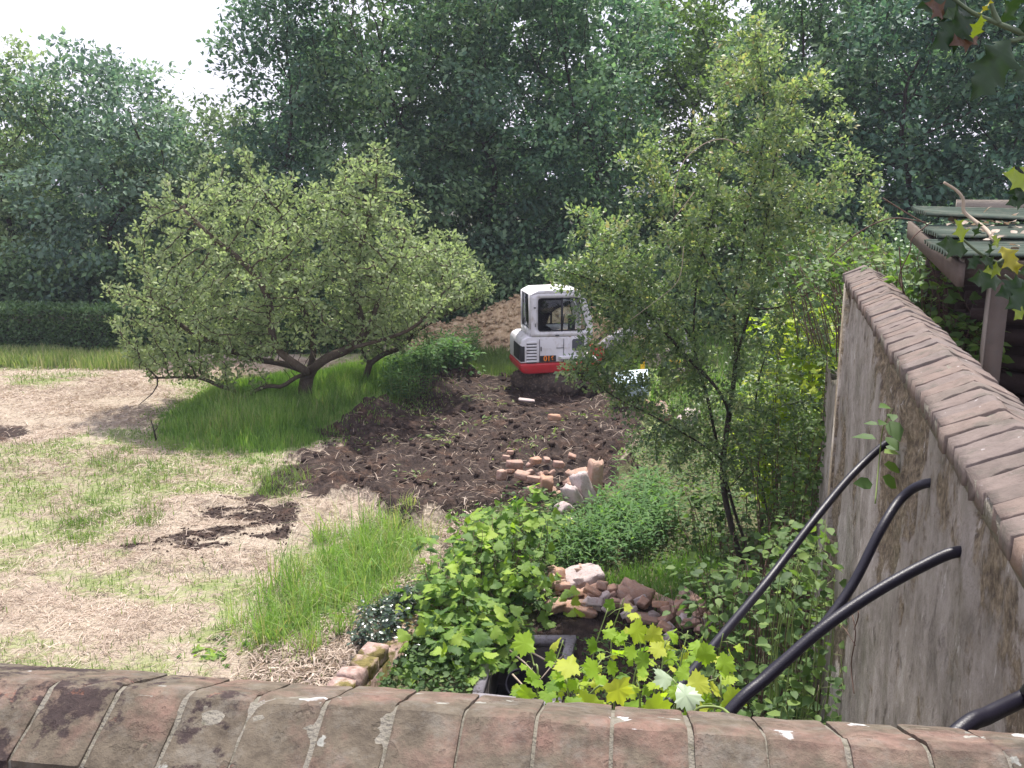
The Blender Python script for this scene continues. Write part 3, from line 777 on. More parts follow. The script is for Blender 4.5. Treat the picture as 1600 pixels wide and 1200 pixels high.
# ------------------------------------------------------------------ grass, hay, clods
def blades(name, x, y, h, w, m, tint, label=None, cat=None, lean=.35, seed=0, zoff=0., parent=None):
    rng = np.random.default_rng(seed); n = len(x)
    b = np.stack([x, y, hgt(x, y) - .01 + zoff], 1)
    az = rng.random(n) * 2 * math.pi; fa = rng.random(n) * 2 * math.pi
    L = np.abs(rng.normal(0, lean, n)) * h
    side = np.stack([np.cos(fa), np.sin(fa), np.zeros(n)], 1) * (w * .5)[:, None]
    dr = np.stack([np.cos(az), np.sin(az), np.zeros(n)], 1)
    mid = b + dr * (L * .35)[:, None] + np.array([0, 0, 1.]) * (h * .6)[:, None]
    tip = b + dr * L[:, None] + np.array([0, 0, 1.]) * (h * np.sqrt(np.clip(1 - (L / h) ** 2 * .4, .2, 1)))[:, None]
    V = np.stack([b - side, b + side, mid + side * .75, mid - side * .75, tip], 1).reshape(-1, 3)
    k = np.arange(n)[:, None] * 5
    o = build(name, V, [k + np.array([[0, 1, 2, 3]]), k + np.array([[3, 2, 4]])], m, parent, False, {'tint': np.repeat(tint, 5)})
    if label: tag(o, label, cat, None, 'stuff')
    return o
def scatter(pg, n, rng, soft=.3, pad=.5):
    lo = pg.min(0) - pad; hi = pg.max(0) + pad; xs = []; ys = []; tot = 0
    while tot < n:
        x = rng.uniform(lo[0], hi[0], n); y = rng.uniform(lo[1], hi[1], n)
        k = rng.random(n) < sstep(-soft, soft, sdist(x, y, pg) + (fbm(x * 1.4, y * 1.4, 12) - .5) * .8)
        xs.append(x[k]); ys.append(y[k]); tot += k.sum()
    return np.concatenate(xs)[:n], np.concatenate(ys)[:n]
rng = np.random.default_rng(11)
x, y = scatter(GREEN_APPLE, 44000, rng, .75); e = np.clip(sdist(x, y, GREEN_APPLE) / 1.2, 0, 1)
pt = fbm(x * 1.2, y * 1.2, 14)
h = (.06 + .4 * e) * rng.uniform(.5, 1.3, len(x)) * (.45 + 1.0 * pt)
blades('tall_grass', x, y, h, rng.uniform(.01, .024, len(x)), M['grass'], np.clip(pt * 1.1 + rng.normal(0, .22, len(x)) - .1, 0, .95), 'tall uncut green grass round the apple tree trunks', 'grass', .3, 1)
x, y = scatter(GREEN_DIG, 14000, rng, .3); h = rng.uniform(.1, .35, len(x))
blades('rough_grass', x, y, h, rng.uniform(.015, .03, len(x)), M['grass_pale'], rng.random(len(x)) * .55, 'bright rough grass between the soil heap and the digger', 'grass', .4, 2)
x, y = scatter(GREEN_RIGHT, 9000, rng, .3); h = rng.uniform(.1, .5, len(x))
blades('weedy_grass', x, y, h, rng.uniform(.015, .03, len(x)), M['grass'], rng.random(len(x)) * .6, 'weedy green grass on the ground beyond the thorn tree', 'grass', .5, 12)
x, y = scatter(GREEN_STRIP, 15000, rng, .3); h = rng.uniform(.12, .42, len(x)) * (.5 + fbm(x * .8, y * .8, 15))
blades('pale_grass', x, y, h, rng.uniform(.015, .035, len(x)), M['grass_pale'], np.clip(rng.normal(.6, .25, len(x)), 0, 1), 'pale seeding grass along the foot of the hedge', 'grass', .35, 3)
def tufts(name, pg, nt_, per, h0, h1, m, tone, label, seed, soft=.4, spread=.07, w=(.006, .014)):
    rng = np.random.default_rng(seed); tx, ty = scatter(pg, nt_, rng, soft); th = h0 + (h1 - h0) * rng.random(nt_) ** 1.6; tt = rng.random(nt_)
    x = np.repeat(tx, per) + rng.normal(0, spread, nt_ * per); y = np.repeat(ty, per) + rng.normal(0, spread, nt_ * per)
    h = np.repeat(th, per) * rng.uniform(.35, 1.2, nt_ * per)
    return blades(name, x, y, h, rng.uniform(w[0], w[1], len(x)), m, np.clip(np.repeat(tt, per) * .5 + rng.random(len(x)) * .5 + tone, 0, 1), label, 'grass', .75, seed + 1)
tufts('foreground_grass', GREEN_FG, 230, 30, .1, .6, M['grass'], .2, 'clump of tall bright green grass on the near edge of the hay', 404)
for i, (pp, nn_) in enumerate([([(90, 800), (230, 790), (240, 850), (100, 850)], 26), ([(400, 745), (470, 750), (460, 785), (390, 780)], 22), ([(150, 700), (420, 690), (400, 760), (160, 780)], 40)]):
    tufts('grass_tufts', poly(pp), nn_, 40, .08, .26, M['grass_pale'], -.2, ['grass tufts in the hay at the left edge of the torn patch', 'small grass tufts between the dug soil and the torn patch', 'loose grass tufts in the hay below the tall uncut grass'][i], 410 + i * 3, .3, .1)
# short regrowth through the mown hay
n = 90000; x = rng.uniform(-17, 0, n); y = 8 + 18 * rng.random(n) ** 1.25
k = (rng.random(n) < green_mask(x, y) ** 1.4 * .9) & (soil_mask(x, y) < .4) & (sdist(x, y, UNDER) < 0) & (sdist(x, y, GREEN_APPLE) < 0); x, y = x[k], y[k]
h = rng.uniform(.03, .13, len(x)) * (.6 + .9 * fbm(x * 1.7, y * 1.7, 16))
blades('short_grass', x, y, h, rng.uniform(.007, .016, len(x)) * (y / 12) ** .6, M['grass_pale'], rng.random(len(x)) * .7, 'short green regrowth showing through the mown hay', 'grass', .5, 5)
def straw(name, x, y, L, w, m, tint, label, cat, seed, flat=.16, zoff=.01):
    rng = np.random.default_rng(seed); n = len(x); az = rng.random(n) * math.pi * 2
    d = unit(np.stack([np.cos(az), np.sin(az), rng.normal(.06, flat, n)], 1)); s = unit(np.cross(d, [0, 0, 1.] + rng.normal(0, .5, (n, 3))))
    c = np.stack([x, y, hgt(x, y) + zoff + np.abs(rng.normal(0, .012, n))], 1); up = np.array([0, 0, .12])
    V = np.stack([c - d * (L / 2)[:, None] - s * (w / 2)[:, None], c - d * (L / 2)[:, None] + s * (w / 2)[:, None], c + s * (w / 2)[:, None] + up * L[:, None], c - s * (w / 2)[:, None] + up * L[:, None], c + d * (L / 2)[:, None]], 1).reshape(-1, 3)
    k = np.arange(n)[:, None] * 5
    o = build(name, V, [k + np.array([[0, 1, 2, 3]]), k + np.array([[3, 2, 4]])], m, None, False, {'tint': np.repeat(tint, 5)})
    return tag(o, label, cat, None, 'stuff')
n = 170000; x = rng.uniform(-17, .2, n); y = 7.6 + 17.5 * rng.random(n) ** 1.45
wv = fbm(x * .8, y * 1.3, 18)
k = (rng.random(n) < .25 + .95 * sstep(.35, .6, wv)) & (rng.random(n) > green_mask(x, y) * .45) & (rng.random(n) > soil_mask(x, y) * 1.25) & (sdist(x, y, GREEN_APPLE) < .05) & (sdist(x, y, UNDER) < .2); x, y = x[k], y[k]
straw('mown_hay', x, y, rng.uniform(.07, .24, len(x)), rng.uniform(.004, .009, len(x)) * (y / 10) ** .7, M['straw'], np.clip(-.05 + fbm(x * 1.5, y * 1.5, 19) * .95 + rng.normal(0, .25, len(x)), 0, 1), 'pale mown hay lying over the field at left', 'hay', 6)
x, y = scatter(LITTER, 5000, rng, .3)
straw('dry_litter', x, y, rng.uniform(.05, .22, len(x)), rng.uniform(.006, .016, len(x)), M['straw'], rng.random(len(x)), 'dry stalks and litter beside the old brick edging', 'litter', 7, .3)
x, y = scatter(SOIL_MAIN, 1300, rng, .3)
straw('roots', x, y, rng.uniform(.08, .35, len(x)), rng.uniform(.006, .014, len(x)), M['straw'], rng.random(len(x)) * .45, 'torn roots and stalks lying in the dug soil', 'roots', 8, .3)
# clods
def clods(name, x, y, s, m, label, seed):
    rng = np.random.default_rng(seed); n = len(x)
    b = np.array([(-1, -1, -.6), (1, -1, -.6), (1, 1, -.6), (-1, 1, -.6), (-.7, -.6, .6), (.7, -.7, .7), (.6, .7, .55), (-.7, .6, .7)]) * .5
    V = b[None] * s[:, None, None] * rng.uniform(.6, 1.3, (n, 1, 3)) + rng.normal(0, .14, (n, 8, 3)) * s[:, None, None]
    a = rng.random(n) * 6.28; ca, sa = np.cos(a)[:, None], np.sin(a)[:, None]
    V = np.stack([V[..., 0] * ca - V[..., 1] * sa, V[..., 0] * sa + V[..., 1] * ca, V[..., 2]], -1)
    V = V + np.stack([x, y, hgt(x, y) + s * .15], 1)[:, None]
    F = np.array([(0, 3, 2, 1), (0, 1, 5, 4), (1, 2, 6, 5), (2, 3, 7, 6), (3, 0, 4, 7), (4, 5, 6, 7)])
    F = (F[None] + (np.arange(n) * 8)[:, None, None]).reshape(-1, 4)
    return tag(build(name, V.reshape(-1, 3), F, m), label, 'soil', None, 'stuff')
M['soil_clod'] = plain('soil_clod', (.05, .035, .029), .95, .1, 0, .5, 9, .6)
x, y = scatter(SOIL_MAIN, 4500, rng, .25); q = rng.random(len(x))
k = rng.random(len(x)) < .25 + sstep(.45, .65, fbm(x * 1.3, y * 1.3, 23)); x, y, q = x[k], y[k], q[k]
clods('soil_clods', x, y, (.012 + .10 * q ** 10 + .02 * q), M['soil_clod'], 'dark crumbs and clods of freshly dug soil', 9)
x2, y2 = scatter(SOIL_ROOT, 1300, rng, .2); k = soil_mask(x2, y2) > .3; x2, y2 = x2[k], y2[k]
clods('soil_crumbs', x2, y2, rng.uniform(.01, .04, len(x2)), M['soil_clod'], 'dark crumbs of soil scraped up through the hay', 10)
# little torn-up weeds lying on the soil
wx = []; 
for px, py, s in [(640, 655, .3), (700, 672, .35), (770, 635, .35), (725, 628, .25), (665, 745, .3), (760, 660, .2), (850, 690, .25), (690, 690, .2), (600, 690, .25), (905, 655, .25), (830, 700, .3), (790, 610, .3)]:
    c = G(px, py); n = 26; wx.append(c[None] + rng.normal(size=(n, 3)) * np.array([s, s * .9, 0]))
q = np.concatenate(wx); q[:, 2] = hgt(q[:, 0], q[:, 1]) + rng.uniform(.01, .1, len(q))
tag(foliage('torn_weeds', q, unit(rng.normal(size=q.shape) * [1, 1, .4]), unit(np.array([0, 0, 1.]) + rng.normal(0, .5, q.shape)), rng.uniform(.06, .16, len(q)), LANCE, rng.random(len(q)), M['grass_pale']), 'torn up weeds scattered over the dug soil', 'weeds', None, 'stuff')

# pale soil heap
m, nt, out = mat('heap_soil')
p_ = pos(nt); n2 = noise(nt, 6, p_, 8, .65)
c = ramp(nt, n2, [(.28, (.24, .16, .095)), (.5, (.46, .34, .215)), (.72, (.6, .48, .33))])
c = mixc(nt, mrange(nt, noise(nt, 1.6, p_, 5), .52, .74, 0, .55), c, (.2, .13, .09))
principled(nt, out, c, .95, bump(nt, n2, .9, .06), spec=.1); M['heap_soil'] = m
u = np.linspace(-4.2, 4.2, 130); v = np.linspace(-2.6, 2.6, 80); U, W_ = np.meshgrid(u, v, indexing='ij')
hc = P(835, 500, 28.0)
def heap_h(U, W_):
    prof = np.interp(U, [-4.2, -3.6, -2.6, -2.0, -1.2, -.3, .5, 1.3, 2.4, 3.3, 4.2], [0, .4, .52, .68, 1.02, 1.45, 1.72, 1.2, .5, .2, 0])
    q = prof * np.clip(1 - np.abs(W_ / (2.3 * (.55 + .25 * prof))) ** 1.3, 0, 1)
    return q + (q > .02) * ((1 - np.abs(2 * fbm(U * 1.2, W_ * 1.2, 91) - 1)) * .42 - .25 + (fbm(U * 4, W_ * 4, 92) - .5) * .22 + (fbm(U * 11, W_ * 11, 93) - .5) * .1) * np.clip(q * 3, 0, 1)
Hh = heap_h(U.ravel(), W_.ravel()) - .04
ii = np.arange(130 * 80).reshape(130, 80); Ff = np.stack([ii[:-1, :-1], ii[1:, :-1], ii[1:, 1:], ii[:-1, 1:]], -1).reshape(-1, 4)
hp = thing('soil_heap', 'large pale brown heap of dug soil behind the white digger', 'soil heap', (hc[0], 28, 0))
build('heap_surface', np.stack([U.ravel() + hc[0], W_.ravel() + 28, Hh], 1), Ff, M['heap_soil'], hp, True)
n = 1500; U2 = rng.uniform(-3.8, 3.8, n); W2 = rng.uniform(-2.2, .8, n); k = heap_h(U2, W2) > .1; U2, W2 = U2[k], W2[k]; n = len(U2); s_ = .04 + .16 * rng.random(n) ** 4
b = np.array([(-1, -1, -.6), (1, -1, -.6), (1, 1, -.6), (-1, 1, -.6), (-.7, -.6, .6), (.7, -.7, .7), (.6, .7, .55), (-.7, .6, .7)]) * .5
V = b[None] * s_[:, None, None] * rng.uniform(.6, 1.3, (n, 1, 3)) + rng.normal(0, .14, (n, 8, 3)) * s_[:, None, None] + np.stack([U2 + hc[0], W2 + 28, heap_h(U2, W2)], 1)[:, None]
F = (np.array([(0, 3, 2, 1), (0, 1, 5, 4), (1, 2, 6, 5), (2, 3, 7, 6), (3, 0, 4, 7), (4, 5, 6, 7)])[None] + (np.arange(n) * 8)[:, None, None]).reshape(-1, 4)
tag(build('lumps', V.reshape(-1, 3), F, M['heap_soil'], hp), kind='stuff')

# ------------------------------------------------------------------ apple trees
def leafy(T_, rmax, per, rng, spread, out_c, dbias=(0, 0, .15), flat=.6):
    p = np.array(T_.p); ids = np.where(T_.r < rmax)[0]; ids = ids[ids > 3]
    n = len(ids) * per; c = np.repeat(p[ids], per, 0); par = np.array(T_.par)[ids]
    bd = np.repeat(unit(p[ids] - p[np.maximum(par, 0)]), per, 0)
    t = rng.random((n, 1)); c = c - bd * t * .15
    rad = rng.normal(size=(n, 3)); rad = unit(rad - bd * (rad * bd).sum(1)[:, None])
    q = c + rad * np.abs(rng.normal(0, spread, (n, 1)))
    d = unit(rad * .9 + bd * .6 + np.array(dbias) + rng.normal(0, .3, (n, 3)))
    nn = unit(np.array([0, 0, 1.]) * flat + rad * .4 + rng.normal(0, .5, (n, 3)))
    return q, d, nn, np.repeat(np.arange(len(ids)), per), ids
def clumped(rng, A, n, sig):
    c = A[rng.choice(len(A), n, replace=False)]
    D = np.linalg.norm(A[:, None] - c[None], axis=2).min(1)
    return A[rng.random(len(A)) < np.exp(-(D / sig) ** 2) + .06]
def px_ell(rng, n, cx, cy, rx, ry, Y, ry_depth):
    c = P(cx, cy, Y); s = np.linalg.norm(c - [0, 0, CAM_H]) / FPX
    return ell(rng, n, c, (rx * s, ry_depth, ry * s))
AY = 19.8
def PL(pts, Y, dy=None): return [P(a, b, Y + (c if len(t) > 2 else 0)) for t in pts for a, b, c in [tuple(t) + ((0,) if len(t) < 3 else ())]]
rng = np.random.default_rng(21)
ap = thing('apple_tree', 'large spreading apple tree with low forked trunk in tall grass', 'tree', tuple(P(478, 640, AY)))
T1 = Tree()
root = T1.limb(PL([(480, 642), (477, 615), (478, 596), (482, 583)], AY), -1, .12)
a = T1.limb(PL([(482, 583), (462, 590), (440, 604), (420, 603), (400, 610), (380, 622), (365, 610), (345, 604), (318, 592), (290, 589), (235, 591)], AY - .3), root, .14)
T1.limb(PL([(482, 583), (455, 572), (430, 566), (395, 560), (355, 545), (300, 520), (250, 480)], AY + .4), root, .14)
T1.limb(PL([(482, 583), (510, 560), (545, 545), (570, 520), (585, 490), (600, 440), (625, 400)], AY - .4), root, .14)
b_ = T1.near(P(545, 545, AY - .4)); T1.limb(PL([(545, 545), (600, 530), (640, 515), (670, 490), (690, 460)], AY - .8), b_, .14)
T1.limb(PL([(482, 583), (490, 545), (480, 500), (455, 430), (440, 340)], AY + .7), root, .14)
T1.limb(PL([(482, 583), (430, 540), (420, 470), (390, 420), (330, 370), (290, 330)], AY - .9), root, .14)
b_ = T1.near(P(570, 520, AY - .4)); T1.limb(PL([(570, 520), (555, 450), (565, 380), (585, 300), (590, 245)], AY + .2), b_, .14)
A = np.concatenate([px_ell(rng, 420, 440, 335, 165, 62, AY, 1.5), px_ell(rng, 60, 240, 380, 60, 40, AY, .5), px_ell(rng, 700, 315, 490, 140, 105, AY, 1.9), px_ell(rng, 800, 430, 430, 165, 140, AY, 2.3), px_ell(rng, 650, 565, 390, 115, 130, AY, 1.9),
                    px_ell(rng, 300, 630, 445, 110, 85, AY - .3, 1.5), px_ell(rng, 160, 575, 290, 65, 65, AY, .8), px_ell(rng, 120, 300, 350, 85, 60, AY, 1.0),
                    px_ell(rng, 150, 295, 545, 105, 38, AY - .2, 1.2), px_ell(rng, 25, 592, 238, 22, 30, AY, .3), px_ell(rng, 25, 250, 300, 50, 28, AY, .4), px_ell(rng, 90, 440, 505, 130, 45, AY, 1.6), px_ell(rng, 45, 360, 270, 55, 55, AY + .3, .5)])
T1.grow(A, .16, 1.5, .22, 60, (0, 0, .05), .22, 5, 9000)
T1.radii(.0085, 2.3, .19)
T1.r[:5] *= np.linspace(1.35, 1.05, 5)
big, small = T1.mesh(0, (9, 5, 3), .03)
tube_obj(big, 'trunk', M['bark'], ap); tube_obj(small, 'branches', M['bark'], ap)
q, d, nn, gi, ids = leafy(T1, .02, 12, rng, .07, None)
k = ~((np.hypot(q[:, 0] - G(478, 640)[0], (q[:, 1] - AY) * .5) < .75) & (q[:, 2] < 1.45)); q, d, nn, gi = q[k], d[k], nn[k], gi[k]
tw = rng.random(len(ids)); tint = np.clip(tw[gi] * .45 + rng.random(len(q)) * .55, 0, 1)
foliage('crown', q, d, nn, .085 * rng.uniform(.6, 1.35, len(q)), OVAL, tint, M['apple_leaf'], ap)
mb = MB(); mb.tube(PL([(246, 588), (246, 602), (238, 615), (218, 632)], AY - .4), [.02, .016, .012, .008], 5); mb.tube(PL([(238, 615), (230, 616)], AY - .4), [.01, .005], 4)
build('dead_branch', np.concatenate(mb.V), mb.F, M['bark_dark'], ap, True)
ap2 = thing('apple_tree', 'smaller second apple tree leaning right behind the first trunk', 'tree', tuple(P(574, 600, 21.6)))
BY = 21.4; T2 = Tree()
root = T2.limb(PL([(570, 605), (573, 585), (578, 568)], BY), -1, .12)
T2.limb(PL([(578, 568), (600, 553), (622, 545), (640, 528), (660, 512), (700, 490), (740, 470), (772, 455)], BY), root, .14)
T2.limb(PL([(578, 568), (565, 545), (560, 510), (600, 470), (640, 430)], BY + .6), root, .14)
T2.limb(PL([(640, 528), (670, 470), (700, 420), (715, 385)], BY + .2), T2.near(P(640, 528, BY)), .14)
A = np.concatenate([px_ell(rng, 420, 690, 425, 75, 68, BY, 1.3), px_ell(rng, 200, 725, 455, 50, 35, BY, .8), px_ell(rng, 250, 600, 470, 80, 60, BY + .6, 1.3), px_ell(rng, 90, 610, 530, 70, 25, BY, .8)])
T2.grow(A, .16, 1.5, .22, 60, (0, 0, .05), .22, 6, 5000); T2.radii(.0085, 2.3, .15)
big, small = T2.mesh(0, (8, 5, 3), .03)
tube_obj(big, 'trunk', M['bark'], ap2); tube_obj(small, 'branches', M['bark'], ap2)
q, d, nn, gi, ids = leafy(T2, .019, 15, rng, .075, None)
tw = rng.random(len(ids)); tint = np.clip(tw[gi] * .45 + rng.random(len(q)) * .55, 0, 1)
foliage('crown', q, d, nn, .085 * rng.uniform(.6, 1.35, len(q)), OVAL, tint, M['apple_leaf'], ap2)

# ------------------------------------------------------------------ thorn tree in front
HY = 10.9
rng = np.random.default_rng(31)
ht = thing('thorn_tree', 'slender many stemmed thorn tree with reddish shoots beside the wall', 'tree', tuple(G(1165, 895)))
T3 = Tree()
r1 = T3.limb(PL([(1172, 905, .1), (1160, 880), (1145, 830), (1132, 770), (1130, 720), (1140, 640), (1150, 560), (1146, 480)], HY), -1, .1)
T3.limb(PL([(1146, 480), (1160, 400), (1165, 340), (1185, 260), (1195, 190), (1188, 110), (1180, 45)], HY), r1, .1)
T3.limb(PL([(1146, 480), (1190, 430), (1230, 360), (1290, 290), (1330, 250)], HY + .3), r1, .1)
T3.limb(PL([(1150, 560), (1175, 470), (1200, 330), (1215, 230), (1240, 150)], HY - .3), T3.near(P(1150, 560, HY)), .1)
T3.limb(PL([(1140, 640), (1115, 600), (1075, 560), (1040, 520), (1000, 480), (930, 440), (870, 420)], HY - .3), T3.near(P(1140, 640, HY)), .1)
T3.limb(PL([(1146, 480), (1110, 420), (1075, 350), (1030, 280), (990, 240)], HY + .1), r1, .1)
T3.limb(PL([(1130, 720), (1090, 690), (1020, 650), (960, 620), (900, 575)], HY - .5), T3.near(P(1130, 720, HY)), .1)
T3.limb(PL([(1132, 770), (1180, 720), (1230, 690), (1290, 660)], HY + .4), T3.near(P(1132, 770, HY)), .1)
T3.limb(PL([(1146, 480), (1220, 480), (1290, 440), (1370, 380)], HY - .2), r1, .1)
r2 = T3.limb(PL([(1180, 903, .2), (1165, 850, .2), (1145, 790, .25), (1120, 690, .3), (1105, 620, .3), (1085, 540, .3), (1090, 430, .4), (1120, 300, .4), (1130, 200, .3)], HY), -1, .1)
T3.limb(PL([(1085, 540, .3), (1050, 480, .4), (1010, 440, .5), (950, 380, .5), (920, 330, .5)], HY), T3.near(P(1085, 540, HY + .3)), .1)
r3 = T3.limb(PL([(1205, 860, .6), (1197, 790, .6), (1186, 735, .6), (1180, 640, .6), (1195, 560, .6), (1240, 470, .6), (1270, 390, .6)], HY), -1, .1)
A = np.concatenate([px_ell(rng, 900, 1180, 240, 125, 215, HY, 1.1), px_ell(rng, 1000, 1070, 420, 170, 150, HY, 1.3), px_ell(rng, 700, 1270, 400, 130, 170, HY, 1.1),
                    px_ell(rng, 600, 1110, 630, 170, 115, HY, 1.1), px_ell(rng, 230, 930, 400, 95, 75, HY, .6), px_ell(rng, 150, 950, 570, 85, 45, HY - .4, .5),
                    px_ell(rng, 260, 1270, 640, 75, 110, HY + .3, .7), px_ell(rng, 90, 1010, 250, 60, 60, HY, .5), px_ell(rng, 50, 1290, 220, 50, 50, HY, .4), px_ell(rng, 40, 860, 440, 40, 30, HY, .3), px_ell(rng, 200, 965, 490, 85, 60, HY - .2, .5), px_ell(rng, 160, 930, 585, 70, 40, HY - .4, .4), px_ell(rng, 150, 1030, 560, 80, 60, HY - .2, .5), px_ell(rng, 420, 985, 470, 105, 75, HY - .3, .5), px_ell(rng, 350, 1120, 700, 150, 70, HY, .8), px_ell(rng, 200, 960, 560, 70, 50, HY - .3, .4)])
A = clumped(rng, np.concatenate([A, A + rng.normal(0, .06, A.shape)])  , 170, .25)
T3.grow(A, .085, .9, .13, 70, (0, 0, .02), .28, 9, 14000)
T3.radii(.0024, 2.35, .085)
big, small = T3.mesh(0, (8, 4, 3), .016)
tube_obj(big, 'trunk', M['bark_dark'], ht); tube_obj(small, 'branches', M['bark_dark'], ht)
q, d, nn, gi, ids = leafy(T3, .006, 14, rng, .055, None, (0, 0, .1), 1.0)
hgt_ = np.clip((q[:, 2] - 1.5) / 5, 0, 1)
side = np.clip((1.6 - q[:, 0]) / 2.0, 0, 1)
tw = rng.random(len(ids)); tint = np.clip(tw[gi] * .55 + rng.random(len(q)) * .35 + hgt_ * .16 - .08, 0, 1)
foliage('crown', q, d, nn, .056 * rng.uniform(.6, 1.35, len(q)), RHOMB, tint, M['haw_leaf'], ht)
mb = MB(); mb.tube(smooth_path(PL([(1150, 225), (1130, 217), (1100, 225), (1070, 250), (1055, 290), (1052, 330)], HY - .8)), np.linspace(.007, .003, 31), 5)
mb.tube(smooth_path(PL([(1085, 300), (1070, 320), (1050, 345)], HY - .8)), np.linspace(.005, .003, 13), 5)
mb.tube(smooth_path(PL([(1068, 385), (1065, 420), (1055, 445), (1025, 470), (985, 500)], HY - .9)), np.linspace(.005, .003, 25), 5)
build('dead_twigs', np.concatenate(mb.V), mb.F, M['twig_pale'], ht, True)

# ------------------------------------------------------------------ mini digger
M['white'] = plain('white', (.7, .69, .73), .45, .5, 0, .08, 3, 0, ((.36, .31, .26), .55))
M['boom_grey'] = plain('boom_grey', (.4, .39, .42), .5, .4, 0, .2, 5, 0, ((.2, .17, .14), .7))
M['red'] = plain('red', (.5, .02, .03), .42, .5, 0, .15, 4, 0, ((.2, .06, .05), .5))
M['black'] = plain('black', (.018, .018, .022), .6, .4, 0, .3, 10)
M['muddy'] = plain('muddy', (.085, .066, .056), .9, .2, 0, .5, 9, .8, ((.24, .175, .13), .8))
M['steel'] = plain('steel', (.25, .25, .27), .5, .5, .4, .25, 9, 0, ((.18, .12, .09), .6))
M['dash'] = plain('dash', (.08, .085, .1), .7, .3)
M['orange'] = plain('orange', (.85, .25, .03), .5, .4, 0, .03)
m, nt, out = mat('glass')
g_ = nd(nt, 'BsdfGlossy', {'Color': (.9, .93, .95), 'Roughness': .03}); tr = nd(nt, 'BsdfTransparent', {'Color': (.88, .92, .91)})
fr = nd(nt, 'Fresnel', {'IOR': 1.45}); s_ = nd(nt, 'MixShader', {'Fac': fr.outputs['Fac']})
nt.links.new(tr.outputs['BSDF'], s_.inputs[1]); nt.links.new(g_.outputs['BSDF'], s_.inputs[2]); nt.links.new(s_.outputs['Shader'], out.inputs['Surface']); M['glass'] = m

dg = thing('mini_digger', 'white and red mini digger standing on the dug soil', 'digger', (.93, 21.6, .03), R(11))
def part(mb, name, m, parent=dg, bevel=0., smooth=False, seg=2): return mb.build(name, m, parent, smooth, bevel, seg)
YN, YF = -.68, .62
# undercarriage, slewed under the house
uc = bpy.data.objects.new('undercarriage', None); COL.objects.link(uc); uc.parent = dg; uc.rotation_euler = (0, 0, R(-38)); uc.location = (.12, 0, 0); ORIGIN[uc] = np.zeros(3)
def stadium(r, L, n=10):
    a = [(L / 2 + r * math.sin(t), r - r * math.cos(t)) for t in np.linspace(0, math.pi, n)]
    b = [(-L / 2 - r * math.sin(t), r + r * math.cos(t)) for t in np.linspace(0, math.pi, n)]
    return a + b
for s in (-1, 1):
    y0 = s * .56
    tk = part(MB().prism(stadium(.225, 1.25), y0 - .15, y0 + .15), 'track', M['muddy'], uc)
    mb = MB(); prof = np.array(stadium(.232, 1.25, 14)); prof = np.vstack([prof, prof[:1]])
    q = resample(np.column_stack([prof, np.zeros(len(prof))]), .105)
    for i in range(len(q) - 1):
        c = q[i]; tn = q[i + 1] - q[i]; an = math.atan2(tn[1], tn[0])
        mb.box((c[0], y0, c[1]), (.05, .31, .04), [[math.cos(an), 0, -math.sin(an)], [0, 1, 0], [math.sin(an), 0, math.cos(an)]])
    part(mb, 'grousers', M['muddy'], uc)
    for x_ in (-.62, -.25, .1, .4, .62):
        rr = .15 if abs(x_) > .5 else .075
        part(MB().cyl((x_, y0 - .165 * 1, .225 if rr > .1 else .11), (x_, y0 + .165, .225 if rr > .1 else .11), rr, 14), 'roller', M['muddy'], uc, .01)
part(MB().box((0, 0, .3), (1.0, .9, .2)).cyl((0, 0, .38), (0, 0, .58), .36, 24), 'chassis', M['black'], uc, .02)
bl = part(MB().prism([(1.06, .02), (1.13, .0), (1.2, .12), (1.17, .3), (1.22, .44), (1.15, .45), (1.1, .3), (1.11, .14)], -.72, .72), 'dozer_blade', M['muddy'], uc, .01)
for s in (-.35, .35): part(MB().box((.9, s, .24), (.5, .08, .09)), 'blade_arm', M['muddy'], uc, .01)
# house
part(MB().prism([(-.8, .50), (-.68, .48), (.75, .5), (1.0, .64), (1.0, .74), (-.9, .74), (-.9, .64), (-.87, .55)], YN, YF), 'counterweight', M['red'], dg, .05, False, 3)
eng = part(MB().prism([(-.885, .745), (.98, .745), (.98, .8), (.42, .9), (.32, 1.3), (.25, 1.335), (-.72, 1.35), (-.84, 1.29), (-.885, 1.2)], YN + .01, YF - .01), 'engine_cover', M['white'], dg, .035, False, 3)
part(MB().box((-.865, -.3, .98), (.06, .74, .36)), 'rear_grille', M['black'], dg, .01)
part(MB().box((-.83, YN + .02, .96), (.1, .035, .36)), 'rear_lamp', M['black'], dg, .01)
for k in range(7):
    z = 1.2 - k * .072
    mb = MB().prism([(-.74, z), (-.5, z), (-.5, z + .028), (-.6, z + .045), (-.74, z + .03)], YN - .014, YN + .02)
    part(mb, 'louvre', M['white'], dg, .004)
    part(MB().box((-.62, YN + .006, z - .014), (.235, .01, .022)), 'louvre_slot', M['dash'], dg)
for c_, d_ in (((-.435, YN + .004, 1.02), (.012, .012, .54)), ((.135, YN + .004, 1.02), (.01, .012, .54)), ((.05, YN + .003, 1.08), (.17, .012, .012))): part(MB().box(c_, d_), 'panel_gap', M['dash'], dg)
part(MB().box((-.4, YN - .004, 1.07), (.02, .02, .1)), 'cover_handle', M['black'], dg, .004)
part(MB().box((.27, YN - .05, .86), (.5, .14, .07)), 'step', M['white'], dg, .015)
pl = part(MB().box((-.235, YN + .003, .835), (.38, .012, .145)), 'model_plate', M['black'], dg, .004)
tc = bpy.data.curves.new('model_number', 'FONT'); tc.body = '016'; tc.size = .17; tc.align_x = 'CENTER'; tc.align_y = 'CENTER'; tc.extrude = .003; tc.offset = .004
_t = bpy.data.objects.new('model_number', tc); COL.objects.link(_t); bpy.context.view_layer.update()
_me = bpy.data.meshes.new_from_object(_t.evaluated_get(bpy.context.evaluated_depsgraph_get())); bpy.data.objects.remove(_t)
